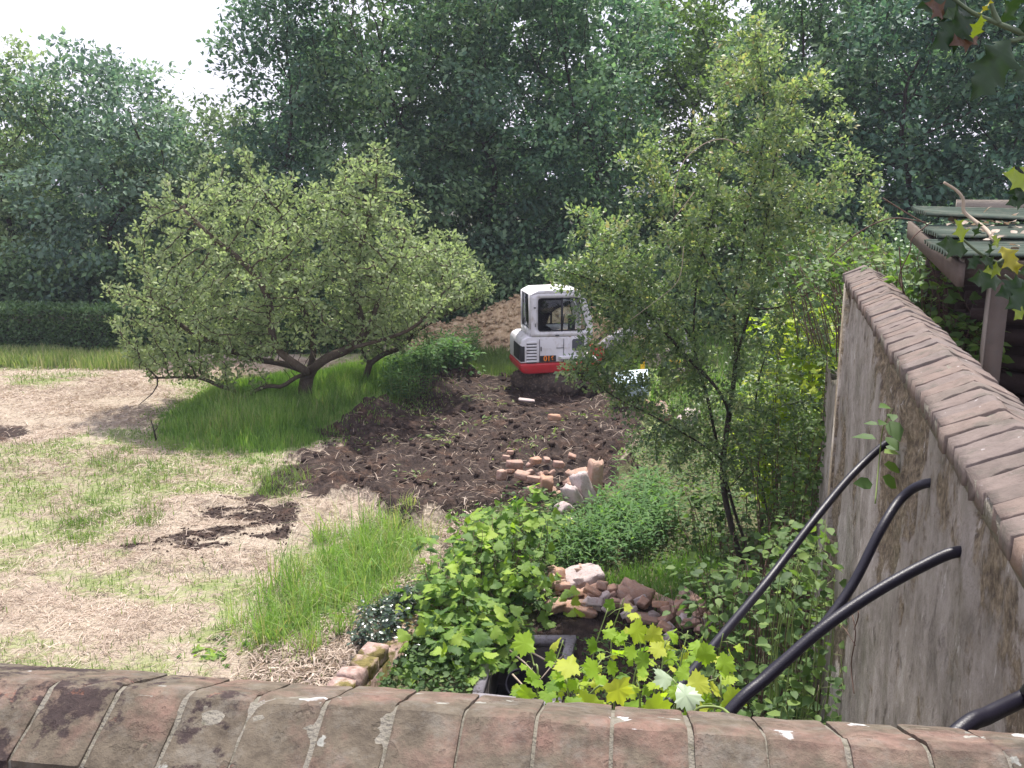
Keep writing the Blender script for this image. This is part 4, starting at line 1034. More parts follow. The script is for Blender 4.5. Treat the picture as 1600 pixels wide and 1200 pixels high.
to = bpy.data.objects.new('model_number', _me); COL.objects.link(to); to.parent = pl; to.location = (-.215, YN - .006, .838); to.rotation_euler = (R(90), 0, 0); _me.materials.clear(); _me.materials.append(M['orange'])
# cab: hollow, with posts, roof, door panel and panes
cy0, cy1 = -.665, .42
SIDE_OUT = [(-.63, 1.34), (-.66, 2.30), (-.5, 2.395), (.42, 2.395), (.62, 2.30), (.82, 1.72), (.83, 1.34), (.62, .84), (.2, .84), (.13, 1.34)]
def rrect(x0, z0, x1, z1, r, n=4, slant=0.):
    P_ = []
    for cx, cz, a0 in ((x1 - r, z1 - r, 0), (x0 + r, z1 - r, 90), (x0 + r, z0 + r, 180), (x1 - r, z0 + r, 270)):
        for i in range(n + 1):
            a = R(a0 + 90 * i / n); P_.append((cx + r * math.cos(a) + (slant * (cz - z0) / (z1 - z0) if cx > (x0 + x1) / 2 else 0), cz + r * math.sin(a)))
    return P_
WIN = rrect(-.475, 1.47, .68, 2.235, .07, 4, -.2)
def ring(mb, outer, inner, y0, y1):
    """plate with a window hole: bridge by angle"""
    c = np.array(inner).mean(0)
    def ray_out(p):
        d = np.array(p) - c; best = None
        n = len(outer)
        for i in range(n):
            a = np.array(outer[i]); b = np.array(outer[(i + 1) % n]); e = b - a
            den = d[0] * e[1] - d[1] * e[0]
            if abs(den) < 1e-9: continue
            t = ((a[0] - c[0]) * e[1] - (a[1] - c[1]) * e[0]) / den; u = ((a[0] - c[0]) * d[1] - (a[1] - c[1]) * d[0]) / den
            if t > 0 and -1e-6 <= u <= 1 + 1e-6 and (best is None or t < best): best = t
        return c + d * best
    dens = []
    for i in range(len(inner)):
        a = np.array(inner[i]); b = np.array(inner[(i + 1) % len(inner)]); k = max(1, int(np.linalg.norm(b - a) / .05))
        dens += [a + (b - a) * j / k for j in range(k)]
    o_ = [ray_out(p) for p in dens]; n = len(dens)
    V = [(p[0], y, p[1]) for y in (y0, y1) for p in dens] + [(p[0], y, p[1]) for y in (y0, y1) for p in o_]
    F = []
    for i in range(n):
        j = (i + 1) % n
        F += [(i, 2 * n + i, 2 * n + j, j), (n + j, 3 * n + j, 3 * n + i, n + i), (i, j, n + j, n + i), (2 * n + j, 2 * n + i, 3 * n + i, 3 * n + j)]
    return mb.add(V, F)
CABO = [(-.63, 1.342), (-.66, 2.30), (-.5, 2.36), (.42, 2.36), (.60, 2.29), (.81, 1.72), (.83, 1.342)]
part(ring(MB(), CABO, WIN, cy0, cy0 + .05), 'cab_side', M['white'], dg)
part(ring(MB(), CABO, WIN, cy1 - .05, cy1), 'cab_side', M['white'], dg)
inn = [(x * .965 + .003, 1.85 + (z - 1.85) * .955) for x, z in WIN]
part(ring(MB(), WIN, inn, cy0 - .008, cy0 + .03), 'window_seal', M['black'], dg)
part(ring(MB(), WIN, inn, cy1 - .03, cy1 + .008), 'window_seal', M['black'], dg)
part(MB().prism(inn, cy0 + .012, cy0 + .018), 'window_pane', M['glass'], dg)
part(MB().prism(inn, cy1 - .018, cy1 - .012), 'window_pane', M['glass'], dg)
part(MB().box((.09, cy0 + .012, 1.85), (.045, .03, .78)), 'window_divider', M['black'], dg)
part(MB().box((.09, cy1 - .012, 1.85), (.045, .03, .78)), 'window_divider', M['black'], dg)
part(MB().prism([(-.67, 2.30), (-.60, 2.35), (-.47, 2.41), (.40, 2.425), (.56, 2.37), (.60, 2.30), (.40, 2.345), (-.5, 2.345)][::-1], cy0 - .015, cy1 + .015), 'cab_roof', M['white'], dg, .02, False, 3)
part(MB().prism([(-.66, 1.342), (-.62, 1.342), (-.62, 1.52), (-.66, 1.52)], cy0 + .052, cy1 - .052).box((-.645, cy0 + .1, 1.9), (.04, .09, .82)).box((-.645, cy1 - .1, 1.9), (.04, .09, .82)), 'rear_frame', M['white'], dg)
part(MB().box((-.642, (cy0 + cy1) / 2, 1.9), (.008, .88, .8)), 'rear_window', M['glass'], dg)
for y_ in (cy0 + .052, cy1 - .1): part(MB().prism([(.42, 2.33), (.46, 2.33), (.8, 1.72), (.81, 1.36), (.77, 1.36), (.76, 1.71)], y_, y_ + .048), 'front_post', M['white'], dg)
fp = MB(); fp.add([(.79, cy0 + .1, 1.72), (.79, cy1 - .1, 1.72), (.52, cy1 - .1, 2.24), (.52, cy0 + .1, 2.24)], [[0, 1, 2, 3]]); part(fp, 'windscreen', M['glass'], dg)
part(MB().prism([(.14, .86), (.62, .86), (.82, 1.338), (.32, 1.338), (.3, 1.32)], YN - .004, YN + .03), 'lower_door', M['white'], dg, .01)
part(MB().prism(rrect(.33, 1.0, .62, 1.28, .05), YN - .012, YN + .0), 'lower_window', M['dash'], dg, .005)
part(MB().prism([(-.5, 1.352), (-.1, 1.352), (-.1, 1.5), (-.38, 1.54), (-.42, 2.02), (-.52, 2.02)], -.4, .12), 'seat', M['black'], dg, .03)
part(MB().box((.45, -.15, 1.55), (.1, .3, .38)).cyl((.3, -.4, 1.4), (.34, -.4, 1.75), .015, 6).cyl((.3, .12, 1.4), (.34, .12, 1.75), .015, 6), 'controls', M['dash'], dg, .01)
for c_, d_ in (((-.55, cy0 - .012, 2.02), (.05, .015, .03)), ((-.535, cy0 - .01, 1.62), (.02, .012, .08)), ((-.02, cy0 - .012, 1.37), (.09, .02, .03))): part(MB().box(c_, d_), 'hinge', M['dash'], dg, .004)
part(MB().tube([(.62, cy0 - .02, 2.2), (.72, cy0 - .14, 2.18), (.74, cy0 - .16, 2.05)], .012, 6), 'mirror_arm', M['black'], dg)
part(MB().box((.74, cy0 - .17, 1.93), (.03, .1, .2)), 'mirror', M['black'], dg, .012)
part(MB().cyl((-.6, .3, 1.34), (-.6, .3, 1.62), .035, 10), 'exhaust', M['steel'], dg)
for y_ in (-.03, .07): part(MB().tube(smooth_path([(1.05, y_, 1.0), (1.3, y_, 1.22), (1.7, y_, 1.42), (2.2, y_, 1.55), (2.6, y_, 1.58), (3.0, y_, 1.5)], 5), .018, 6), 'hose', M['black'], dg)
# boom, arm, bucket
part(MB().prism([(.9, .58), (1.25, .62), (1.32, .86), (1.15, 1.02), (.95, .95)], -.16, .2), 'swing_bracket', M['red'], dg, .03)
def limb2(pts, w): 
    pts = np.array(pts, float); t = np.gradient(pts, axis=0); t /= np.linalg.norm(t, axis=1)[:, None]; n_ = np.stack([-t[:, 1], t[:, 0]], 1); w = np.array(w)[:, None]
    return [tuple(p) for p in (pts - n_ * w)] + [tuple(p) for p in (pts + n_ * w)[::-1]]
part(MB().prism(limb2([(1.12, .88), (1.5, 1.12), (2.0, 1.32), (2.6, 1.4), (3.25, 1.3)], [.07, .1, .13, .1, .07]), -.07, .11), 'boom', M['boom_grey'], dg, .015)
part(MB().prism(limb2([(3.02, 1.5), (3.25, 1.24), (3.42, .9), (3.5, .5)], [.06, .11, .09, .06]), -.05, .09), 'dipper_arm', M['boom_grey'], dg, .015)
part(MB().cyl((1.2, .02, .8), (2.0, .02, 1.15), .045, 10), 'boom_ram', M['steel'], dg)
part(MB().cyl((2.0, .02, 1.5), (3.0, .02, 1.5), .04, 10), 'arm_ram', M['steel'], dg)
part(MB().prism([(3.4, .55), (3.62, .5), (3.7, .3), (3.6, .05), (3.3, -.02), (3.05, .1), (3.1, .2), (3.35, .15), (3.5, .28)], -.22, .26), 'bucket', M['muddy'], dg, .01)

# ------------------------------------------------------------------ broken bricks and masonry
m, nt, out = mat('broken_brick')
p_ = pos(nt); nB = noise(nt, 30, p_, 9, .72); oi = nd(nt, 'ObjectInfo').outputs['Random']
c = ramp(nt, oi, [(0, (.32, .2, .15)), (.4, (.4, .28, .215)), (.7, (.35, .24, .2)), (1, (.44, .27, .18))])
c = mixc(nt, nB, mixc(nt, 1, c, (.55, .5, .5), 'MULTIPLY'), mixc(nt, 1, c, (1.35, 1.3, 1.3), 'MULTIPLY'))
c = mixc(nt, mrange(nt, noise(nt, 14, p_, 9, .75), .48, .66, 0, .7), c, (.4, .33, .29))
c = mixc(nt, mrange(nt, noise(nt, 11, p_, 9, .75), .57, .68, 0, .6), c, (.14, .1, .075))
principled(nt, out, c, .92, bump(nt, nB, .8, .015), spec=.15); M['broken_brick'] = m
M['old_mortar'] = plain('old_mortar', (.42, .355, .345), .95, .1, 0, .25, 12, .9, ((.3, .2, .17), .8))
def rough_block(seed, d, k=5, amp=.08):
    rng = np.random.default_rng(seed); bm = bmesh.new(); bmesh.ops.create_cube(bm, size=1)
    bmesh.ops.subdivide_edges(bm, edges=bm.edges[:], cuts=k, use_grid_fill=True)
    V = np.array([v.co[:] for v in bm.verts]); F = [[v.index for v in f.verts] for f in bm.faces]; bm.free()
    r = np.abs(V).max(1); e = np.sort(np.abs(V), axis=1)
    V = V * (1 - .035 * sstep(.4, .5, e[:, 1]) * sstep(.4, .5, e[:, 2]))[:, None]
    nz = np.stack([fbm(V[:, 0] * 4 + V[:, 2] * 2.3 + seed, V[:, 1] * 4 + 5 * j + V[:, 2] * 2.7, seed + j) - .5 for j in range(3)], 1)
    V = V + nz * amp * 1.6
    for _ in range(3):
        cut = unit(rng.normal(size=3)); dd = V @ cut; V = V - np.maximum(dd - rng.uniform(.42, .62), 0)[:, None] * cut
    return V * np.array(d), F
def rubble(px, py, Y, d, rz, tx, ty, m, label, seed, name='brick', cat='brick', group=None, k=5, amp=.08, dz=0.):
    c = P(px, py, Y); c[2] = max(c[2], float(hgt(c[0], c[1])) + d[2] * .32); d = tuple(v * (.8 if max(d) > .3 and name == 'masonry_slab' else 1) for v in d); V, F = rough_block(seed, d, k, amp)
    o = build(name, V, F, m, None, False); o.location = (c[0], c[1], c[2] + dz); o.rotation_euler = (R(tx), R(ty), R(rz))
    return tag(o, label, cat, group)
GR = 'broken masonry of the near rubble pile'
BB, OM = M['broken_brick'], M['old_mortar']
rubble(910, 912, 10.45, (.5, .35, .3), 20, 8, -10, OM, 'whitest mortar covered lump at the top left of the near rubble pile', 1, 'masonry_lump', 'masonry', GR, 7, .13)
rubble(874, 908, 10.3, (.13, .12, .3), 10, 0, 6, BB, 'upright pinkish brick end at the left of the whitest lump', 2, group=GR)
rubble(853, 924, 10.2, (.13, .12, .1), 40, 0, 0, OM, 'small pale mortar fragment at the far left end of the near rubble pile', 3, 'mortar_fragment', 'mortar', GR)
rubble(920, 934, 10.05, (.62, .3, .13), 14, 28, -20, BB, 'long tilted slab of brickwork leaning below the whitest lump', 4, 'masonry_slab', 'masonry', GR, 7, .09)
rubble(900, 952, 9.75, (.62, .2, .13), -16, 5, 6, BB, 'long two brick piece lying lowest at the left of the near rubble pile', 5, 'masonry_slab', 'masonry', GR, 7, .07)
rubble(868, 946, 9.75, (.2, .16, .11), 30, 12, 0, BB, 'short dark pink brick at the left end of the long two brick piece', 6, group=GR)
rubble(992, 948, 10.0, (.5, .22, .3), -24, -18, 16, BB, 'big square slab with mossy top edge in the middle of the near rubble pile', 7, 'masonry_slab', 'masonry', GR, 7, .07)
rubble(971, 920, 10.2, (.1, .1, .09), 30, 0, 0, BB, 'small round brick crumb above the big square slab', 8, group=GR)
rubble(996, 924, 10.25, (.2, .14, .09), 20, 10, 0, OM, 'flat pale fragment behind the big square slab', 9, 'mortar_fragment', 'mortar', GR)
rubble(1013, 930, 10.2, (.12, .1, .15), -10, 0, 10, BB, 'small mauve half brick standing behind the big square slab', 10, group=GR)
rubble(1040, 944, 10.0, (.3, .2, .14), -30, 0, 12, BB, 'reddish brick sloping down at the right shoulder of the near rubble pile', 11, group=GR)
rubble(1040, 958, 9.8, (.17, .13, .13), 15, 0, 0, BB, 'squarish brick end stacked over the flat orange brick', 12, group=GR)
rubble(1022, 968, 9.65, (.14, .12, .11), -5, 0, 0, OM, 'pale topped brick end sitting on the flat orange brick', 13, group=GR)
rubble(1006, 982, 9.6, (.5, .2, .1), -5, 0, 4, BB, 'long flat orange brick slab at the bottom of the near rubble pile', 14, 'masonry_slab', 'masonry', GR, 7, .05)
rubble(1072, 962, 9.95, (.34, .22, .3), -40, 10, 25, BB, 'brown slab falling away at the right end of the near rubble pile', 15, 'masonry_slab', 'masonry', GR, 7, .08)
rubble(1064, 990, 9.55, (.2, .14, .13), 35, 15, 10, BB, 'loose orange brick chunk in front of the right end of the near rubble pile', 16, group=GR)
rubble(1096, 979, 9.6, (.2, .11, .09), -10, 0, 0, BB, 'small flat orange brick farthest right beside the black pipe', 17, group=GR)
rubble(1165, 935, 10.3, (.2, .12, .09), -20, 0, 5, OM, 'grey pink stone lying among the low plants behind the near rubble pile', 18, 'stone', 'stone', GR)
rng = np.random.default_rng(77)
for i in range(60):
    t_ = rng.random(); px = 850 + 255 * t_ + rng.normal(0, 8); py = 918 + 55 * t_ + rng.normal(0, 15) + (8 if i % 3 == 0 else 0); k_ = rng.uniform(.5, 1.1)
    Yg = G(px, py + 14, 0)[1]
    rubble(px, py, Yg, (.2 * k_, .105 * rng.uniform(.8, 1.1), .075 * rng.uniform(.8, 1.3)), rng.uniform(-70, 70), rng.uniform(-35, 35), rng.uniform(-30, 30), BB if i % 4 else OM, 'small broken piece of brick among the larger slabs of the near rubble pile', 500 + i, 'brick', 'brick', 'small broken bricks in the near rubble pile', 4, .05, .02 + .12 * rng.random())
for i in range(26):
    px = rng.uniform(785, 900); py = 722 + (px - 785) * .2 + rng.normal(0, 14) + 14; k_ = rng.uniform(.4, .9)
    g = G(px, py, .08); rubble(px, py, g[1], (.2 * k_, .11, .07), rng.uniform(-80, 80), rng.uniform(-40, 40), rng.uniform(-30, 30), BB, 'small broken brick scattered among the larger bricks in the dug soil', 560 + i, 'brick', 'brick', 'small broken bricks scattered on the dug soil', 4, .05, .02)
GB = 'bricks lying in the dug soil'
for i, (px, py, Y, d, rz, tx, lab) in enumerate([
    (804, 729, 14.6, (.26, .13, .13), 20, 8, 'orange brick half buried in soil, topmost of the soil bricks'),
    (783, 745, 14.3, (.17, .12, .16), 60, 0, 'upright dark orange brick, leftmost of the soil bricks'),
    (816, 745, 14.1, (.24, .14, .09), -25, 10, 'pale pink flat brick lying just left of centre of the soil bricks'),
    (834, 751, 14.0, (.22, .12, .08), -8, 0, 'tan flat brick overlapping the pale pink flat brick'),
    (854, 758, 13.85, (.2, .15, .21), 10, 8, 'large squarish pale brick standing in the soil, rightmost of the soil bricks'),
    (836, 722, 14.8, (.2, .12, .09), 40, 14, 'reddish brick sticking out of the mound behind the soil bricks'),
    (872, 728, 14.5, (.16, .12, .1), 15, 5, 'small dull red brick beside the top of the broken wall end'),
    (830, 768, 13.7, (.15, .12, .09), 50, 0, 'small brown brick below the tan flat brick'),
    (866, 654, 17.9, (.24, .15, .12), 30, 0, 'single orange brick alone on the soil in front of the digger'),
    (823, 627, 19.6, (.35, .2, .03), 0, 0, 'flat pale stone on the soil below the digger track')]):
    rubble(px, py, Y, d, rz, tx, 6, BB if 'stone' not in lab else OM, lab, 40 + i, 'brick' if 'stone' not in lab else 'stone', 'brick' if 'stone' not in lab else 'stone', GB, 4, .08, .03)
# torn wall end: several lumps that hang together
we = thing('broken_wall_end', 'torn pinkish end of an old wall standing above the weeds', 'masonry', tuple(P(920, 770, 13.4)))
for i, (px, py, Y, d, rz, tx, ty) in enumerate([(930, 752, 13.6, (.22, .3, .62), 10, -10, 8), (912, 765, 13.45, (.22, .3, .5), 25, -14, -18), (896, 780, 13.3, (.2, .3, .42), 30, -6, -30), (905, 742, 13.7, (.3, .2, .12), 15, 10, -12), (884, 800, 13.0, (.2, .25, .3), 30, 0, -38), (889, 824, 12.6, (.26, .22, .18), 20, 0, -20), (872, 829, 12.4, (.2, .16, .14), 0, 0, -20)]):
    V, F = rough_block(70 + i, d, 6, .14); c = P(px, py, Y) - ORIGIN[we]
    o = build('masonry_chunk', V, F, OM if i % 3 else BB, None); o.parent = we; o.location = c; o.rotation_euler = (R(tx), R(ty), R(rz))

# ------------------------------------------------------------------ old brick edging at the left of the pit
be = thing('brick_edging', 'mossy old brick edging running from the parapet towards the ivy', 'wall', tuple(G(545, 1050)))
m, nt, out = mat('mossy_brick')
p_ = pos(nt); nB = noise(nt, 14, p_, 7, .65)
c = ramp(nt, nB, [(.3, (.2, .13, .11)), (.55, (.36, .26, .23)), (.75, (.5, .42, .4))])
c = mixc(nt, mrange(nt, noise(nt, 4, p_, 6, .65), .48, .58, 0, .9), c, ramp(nt, nB, [(.3, (.05, .05, .015)), (.7, (.19, .16, .04))]))
principled(nt, out, c, .95, bump(nt, nB, .9, .02), spec=.1); M['mossy_brick'] = m
e0, e1 = G(525, 1085, .3), G(680, 915, .3); ed = unit(e1 - e0); en = np.array([ed[1], -ed[0], 0]); Le = np.linalg.norm(e1 - e0)
for i in range(4):
    V, F = rough_block(120 + i, (.22, .24, .15), 4, .05); an = math.atan2(ed[1], ed[0])
    o = build('brick', V, F, M['mossy_brick'], None); o.parent = be; o.location = e0 + ed * (i * .23 + .1) - ORIGIN[be] + np.array([0, 0, -.02 + .02 * math.sin(i * 2.1)]); o.rotation_euler = (0, 0, an + .04 * math.sin(i * 3.3))
q = [e0 + ed * a * Le + en * s + UP * z for a in (0, .95) for s in (-.1, .1) for z in (-.9, -.12)]
build('brickwork', np.array(q), BOXF, M['mossy_brick'], be)
o = rubble(668, 921, 10.4, (.42, .24, .1), 30, -8, 0, OM, 'pale coping slab loose on the end of the mossy brick edging', 130, 'coping_slab', 'slab', None, 5, .05)

# ------------------------------------------------------------------ inspection chamber
ch = thing('inspection_chamber', 'open drainage chamber with grey rim and standing water below the leaves', 'drain', tuple(G(820, 1035)))
M['rim'] = plain('rim', (.24, .225, .25), .85, .2, 0, .3, 12, .6, ((.09, .075, .06), .9))
M['pit'] = plain('pit', (.075, .066, .066), .9, .2, 0, .4, 8, .5)
q4 = np.column_stack([CHAMBER, np.full(4, .0)])
zc = float(hgt(CHAMBER[:, 0], CHAMBER[:, 1]).mean()) + .07
for i in range(4):
    a, b = q4[i], q4[(i + 1) % 4]; dv = unit(b - a); nn_ = np.array([-dv[1], dv[0], 0]); ln = np.linalg.norm(b - a)
    ins = .07; a2 = a - nn_ * 0 + dv * (.056 if i % 2 else -.05); b2 = b - dv * (.056 if i % 2 else -.05)
    V = np.array([p + nn_ * s + UP * (zc + z) for p in (a2, b2) for s in (-.05, .05) for z in (-.09, .012 if i % 2 else 0)])
    build('rim_beam', V, BOXF, M['rim'], ch)
    V = np.array([p + nn_ * s + UP * z for p in (a, b) for s in (-.045, -.01) for z in (-.9, zc - .095)])
    build('pit_wall', V, BOXF, M['pit'], ch)
m, nt, out = mat('pit_water')
principled(nt, out, (.015, .014, .018), .08, bump(nt, noise(nt, 9, pos(nt), 3), .25, .02), spec=.6)
V = q4 + UP * (-.5); build('water', V, np.array([[0, 1, 2, 3]]), m, ch)
V = q4 + UP * (-.88); build('pit_floor', V, np.array([[0, 1, 2, 3]]), M['pit'], ch)
pc = P(812, 1056, 8.5); pc[2] = -.1; ax_ = unit(np.array([-.12, -.62, .55])); bk = pc - ax_ * .55
dp = thing('drain_pipe', 'wide black drain pipe opening inside the drainage chamber', 'pipe', tuple(pc))
t_, u_, v_ = frames(np.array([bk, pc])); aa = np.linspace(0, 2 * math.pi, 33)[:-1]
rings = [(bk, .15), (pc, .15), (pc, .132), (bk, .132)]
V = np.concatenate([c + r * (np.cos(aa)[:, None] * u_[0] + np.sin(aa)[:, None] * v_[0]) for c, r in rings])
F = [[i * 32 + k, i * 32 + (k + 1) % 32, (i + 1) * 32 + (k + 1) % 32, (i + 1) * 32 + k] for i in range(3) for k in range(32)] + [[96 + k for k in range(32)]]
M['pipe'] = plain('pipe', (.01, .009, .018), .4, .35, 0, .3, 30, .15)
build('pipe_wall', V, F, M['pipe'], dp, True)
for (a, b, lab) in [((796, 1016), (845, 1062), 'pale dry stick lying across the left of the drainage chamber'), ((826, 1017), (880, 1052), 'pale dry stick crossing the middle of the drainage chamber'), ((880, 1025), (846, 1060), 'short pale stick leaning at the right of the drainage chamber'), ((801, 1054), (835, 1096), 'thin brown stick over the black drain pipe mouth')]:
    tag(build('stick', *tube(np.array([G(*a, zc + .03), (G(*a, zc + .03) + G(*b, zc + .06)) / 2 + UP * .02, G(*b, zc + .06)]), [.011, .009, .006], 6), M['twig_pale'], None, True), lab, 'stick', 'sticks over the drainage chamber')

# ------------------------------------------------------------------ black pipes out of the wall
def wall_hit(px, py, s=.03):
    d = ray(px, py); o_ = np.array([0, 0, CAM_H]); n_ = RS
    t = (np.dot(RO + RS * s, n_) - np.dot(o_, n_)) / np.dot(d, n_); return o_ + d * t
def wall_pipe(pix, depths, label):
    st = wall_hit(*pix[0]); pts = [st + RS * .12, st] + [P(x, y, dd) for (x, y), dd in zip(pix[1:], depths)]
    e = pts[-1] - pts[-2]; e = unit(e)
    pts += [pts[-1] + e * .3 + UP * -.1, pts[-1] + e * .6 - UP * .5, np.array([*(pts[-1] + e * .75)[:2], .6]), np.array([*(pts[-1] + e * .8)[:2], .02])]
    o = build('black_pipe', *tube(smooth_path(pts, 8), .0178, 12), M['pipe'], None, True)
    return tag(o, label, 'pipe', 'black pipes coming out of the side wall')
wall_pipe([(1394, 688), (1340, 733), (1280, 803), (1200, 907), (1120, 1003), (1040, 1105)], [4.2, 3.9, 3.6, 3.15, 2.7], 'longest black pipe, leaving the wall farthest away under the leafy sprig')
wall_pipe([(1449, 755), (1410, 777), (1376, 828), (1330, 917), (1270, 995), (1190, 1062)], [3.3, 3.2, 3.1, 3.0, 2.95], 'sharply bent black pipe, middle of the three upper ones')
wall_pipe([(1498, 862), (1440, 885), (1360, 930), (1280, 986), (1200, 1057), (1140, 1112)], [2.62, 2.57, 2.5, 2.42, 2.35], 'thick looking black pipe nearest the parapet that crosses below the bent one')
wall_pipe([(1625, 1075), (1600, 1090), (1545, 1117), (1495, 1146)], [1.79, 1.72, 1.66], 'short end of black pipe at the bottom right corner of the view')

# ------------------------------------------------------------------ shed roof behind the wall
M['sheet'] = plain('sheet', (.055, .075, .06), .9, .15, 0, .35, 4, .2, ((.13, .125, .1), .8))
M['timber'] = plain('timber', (.115, .092, .078), .85, .2, 0, .3, 9, .5, ((.1, .09, .08), .6))
M['timber_pale'] = plain('timber_pale', (.27, .235, .2), .85, .2, 0, .25, 9, .5)
M['log'] = plain('log', (.055, .038, .035), .9, .2, 0, .5, 9, .7)
sh = thing('shed', 'open lean-to shed with green corrugated roof and wooden post behind the wall', 'shed', tuple(RW(4.0, .6, 3.25)))
def sheet(s0, s1, t0, t1, z0, z1, waves, curl=0., name='roof_sheet', amp=.016):
    nt_ = waves * 8; ns = 14; V = []
    for th in (0, -.006):
        for i in range(nt_ + 1):
            for j in range(ns + 1):
                f = i / nt_; g = j / ns; s_ = s0 + (s1 - s0) * g; t_ = t0 + (t1 - t0) * f
                V.append(RW(t_, s_, z0 + (z1 - z0) * f + amp * math.sin(f * waves * 2 * math.pi) + curl * (1 - g) ** 3 + th + .012 * math.sin(f * 5 + s_ * 2)))
    n = (nt_ + 1) * (ns + 1); F = []
    for i in range(nt_):
        for j in range(ns):
            a = i * (ns + 1) + j; F += [[a, a + 1, a + ns + 2, a + ns + 1], [n + a, n + a + ns + 1, n + a + ns + 2, n + a + 1]]
    for i in range(nt_):
        for j in (0, ns):
            a = i * (ns + 1) + j; F.append([a, a + ns + 1, n + a + ns + 1, n + a])
    for j in range(ns):
        for i in (0, nt_):
            a = i * (ns + 1) + j; F.append([a, n + a, n + a + 1, a + 1])
    return build(name, np.array(V), F, M['sheet'], sh, False)
sheet(.36, 3.4, 3.62, 4.5, 4.475, 4.52, 9)
sheet(.43, 3.4, 4.4, 5.3, 4.53, 4.575, 9)
sheet(.46, 3.4, 5.23, 6.1, 4.592, 4.64, 9, .05)
def tbox(s0, s1, t0, t1, z0, z1, name, m, dz=0.):
    q = [RW(t, s, z + dz * (t - t0) / (t1 - t0)) for t in (t0, t1) for s in (s0, s1) for z in (z0, z1)]
    return build(name, np.array(q), BOXF, m, sh)
tbox(.44, .475, 3.66, 6.05, 4.3, 4.43, 'fascia_board', M['timber'], .14)
tbox(.48, 3.4, 3.74, 3.84, 4.345, 4.45, 'front_beam', M['timber'])
tbox(.468, .48, 3.73, 3.85, 4.335, 4.45, 'beam_end', M['timber_pale'])
tbox(.8, 3.4, 6.12, 6.16, 4.62, 4.74, 'back_board', M['timber_pale'])
tbox(.64, .735, 3.745, 3.835, 3.25, 4.342, 'post', M['timber'])
tbox(.63, .64, 3.75, 3.83, 3.25, 4.342, 'post_edge', M['timber_pale'])
tbox(2.9, 3.0, 3.745, 3.835, 3.25, 4.342, 'post', M['timber'])
tbox(.6, 3.4, 6.0, 6.06, 3.25, 4.5, 'back_panel', M['log'])
rng = np.random.default_rng(51)
k = 0
for row in range(6):
    for col in range(5):
        a = RW(4.5 + col * .3 + rng.uniform(-.1, .1), .75 + rng.uniform(-.1, .15), 3.33 + row * .14)
        b = RW(4.45 + col * .3 + rng.uniform(-.2, .2), 2.5 + rng.uniform(-.2, .2), 3.33 + row * .14 + rng.uniform(-.05, .05))
        o = build('log', *tube(np.array([a, (a + b) / 2 + rng.normal(0, .02, 3), b]), rng.uniform(.045, .075), 7), M['log'], None, True)
        tag(o, 'dark log in the stack under the green corrugated shed roof', 'log', 'logs stacked in the shed')
rb = smooth_path([P(1475, 285, 6.2), P(1495, 298, 6.2), P(1505, 312, 6.2), P(1506, 330, 6.2), P(1520, 343, 6.15), P(1540, 358, 6.0), P(1556, 378, 5.75)])
tag(build('dead_branch', *tube(rb, np.linspace(.009, .014, len(rb)), 7), M['twig_pale'], None, True), 'bent grey dead branch lying on the green shed roof', 'branch')
n = 260; q = np.array([RW(rng.uniform(3.8, 5.9), rng.uniform(.6, 2.6), 0) for _ in range(n)]); q[:, 2] = 4.6 + (q[:, 1] - 4.6) * .05 + .01
tt_ = ((q - RO) @ RA); q[:, 2] = np.interp(tt_, [3.62, 6.1], [4.505, 4.66])
tag(foliage('dead_leaves', q, unit(rng.normal(size=(n, 3)) * [1, 1, .3]), unit(np.array([0, 0, 1.]) + rng.normal(0, .4, (n, 3))), rng.uniform(.04, .1, n), OVAL, rng.random(n) * .4, M['straw']), 'brown dead leaves and twigs on the green shed roof', 'dead leaves', None, 'stuff')

# ------------------------------------------------------------------ oddments half hidden behind the thorn tree
M['pale_blue'] = plain('pale_blue', (.5, .62, .72), .5, .4, 0, .1, 5)
M['yellow'] = plain('yellow', (.8, .5, .02), .5, .4, 0, .1, 5)
tb = thing('plastic_tray', 'pale blue plastic tray on the rubble right of the digger track', 'tray', tuple(P(988, 612, 19.5)))
c = ORIGIN[tb]
mb = MB()
for dx, dy, sx, sy in ((0, -.2, .72, .02), (0, .2, .72, .02), (-.35, 0, .02, .38), (.35, 0, .02, .38)): mb.box((dx, dy, .14), (sx, sy, .24))
mb.box((0, 0, .02), (.68, .38, .02)); o = mb.build('tray_body', M['pale_blue'], tb, False, .008)
o.rotation_euler = (R(22), 0, R(-8))
mb = MB(); mb.box((0, .02, .3), (.74, .42, .025), None); o = mb.build('tray_lid', M['pale_blue'], tb, False, .008); o.rotation_euler = (R(30), R(-6), R(-8)); o.location = (0, .12, .06)
for px, py, Y, d, lab in [(1004, 573, 20, (.09, .09, .45), 'upright yellow plastic can behind the thorn tree branches'), (1055, 566, 20, (.22, .1, .09), 'small orange yellow block to the right of the yellow can')]:
    c = P(px, py, Y); c[2] = max(c[2], d[2] / 2)
    k_ = thing('plastic_can' if d[2] > .3 else 'plastic_block', lab, 'can' if d[2] > .3 else 'block', tuple(c))
    MB().box((0, 0, 0), d).build('body', M['yellow'], k_, False, .015); MB().cyl((0, 0, d[2] / 2), (0, 0, d[2] / 2 + .05), .025, 10).build('cap', M['red'], k_)
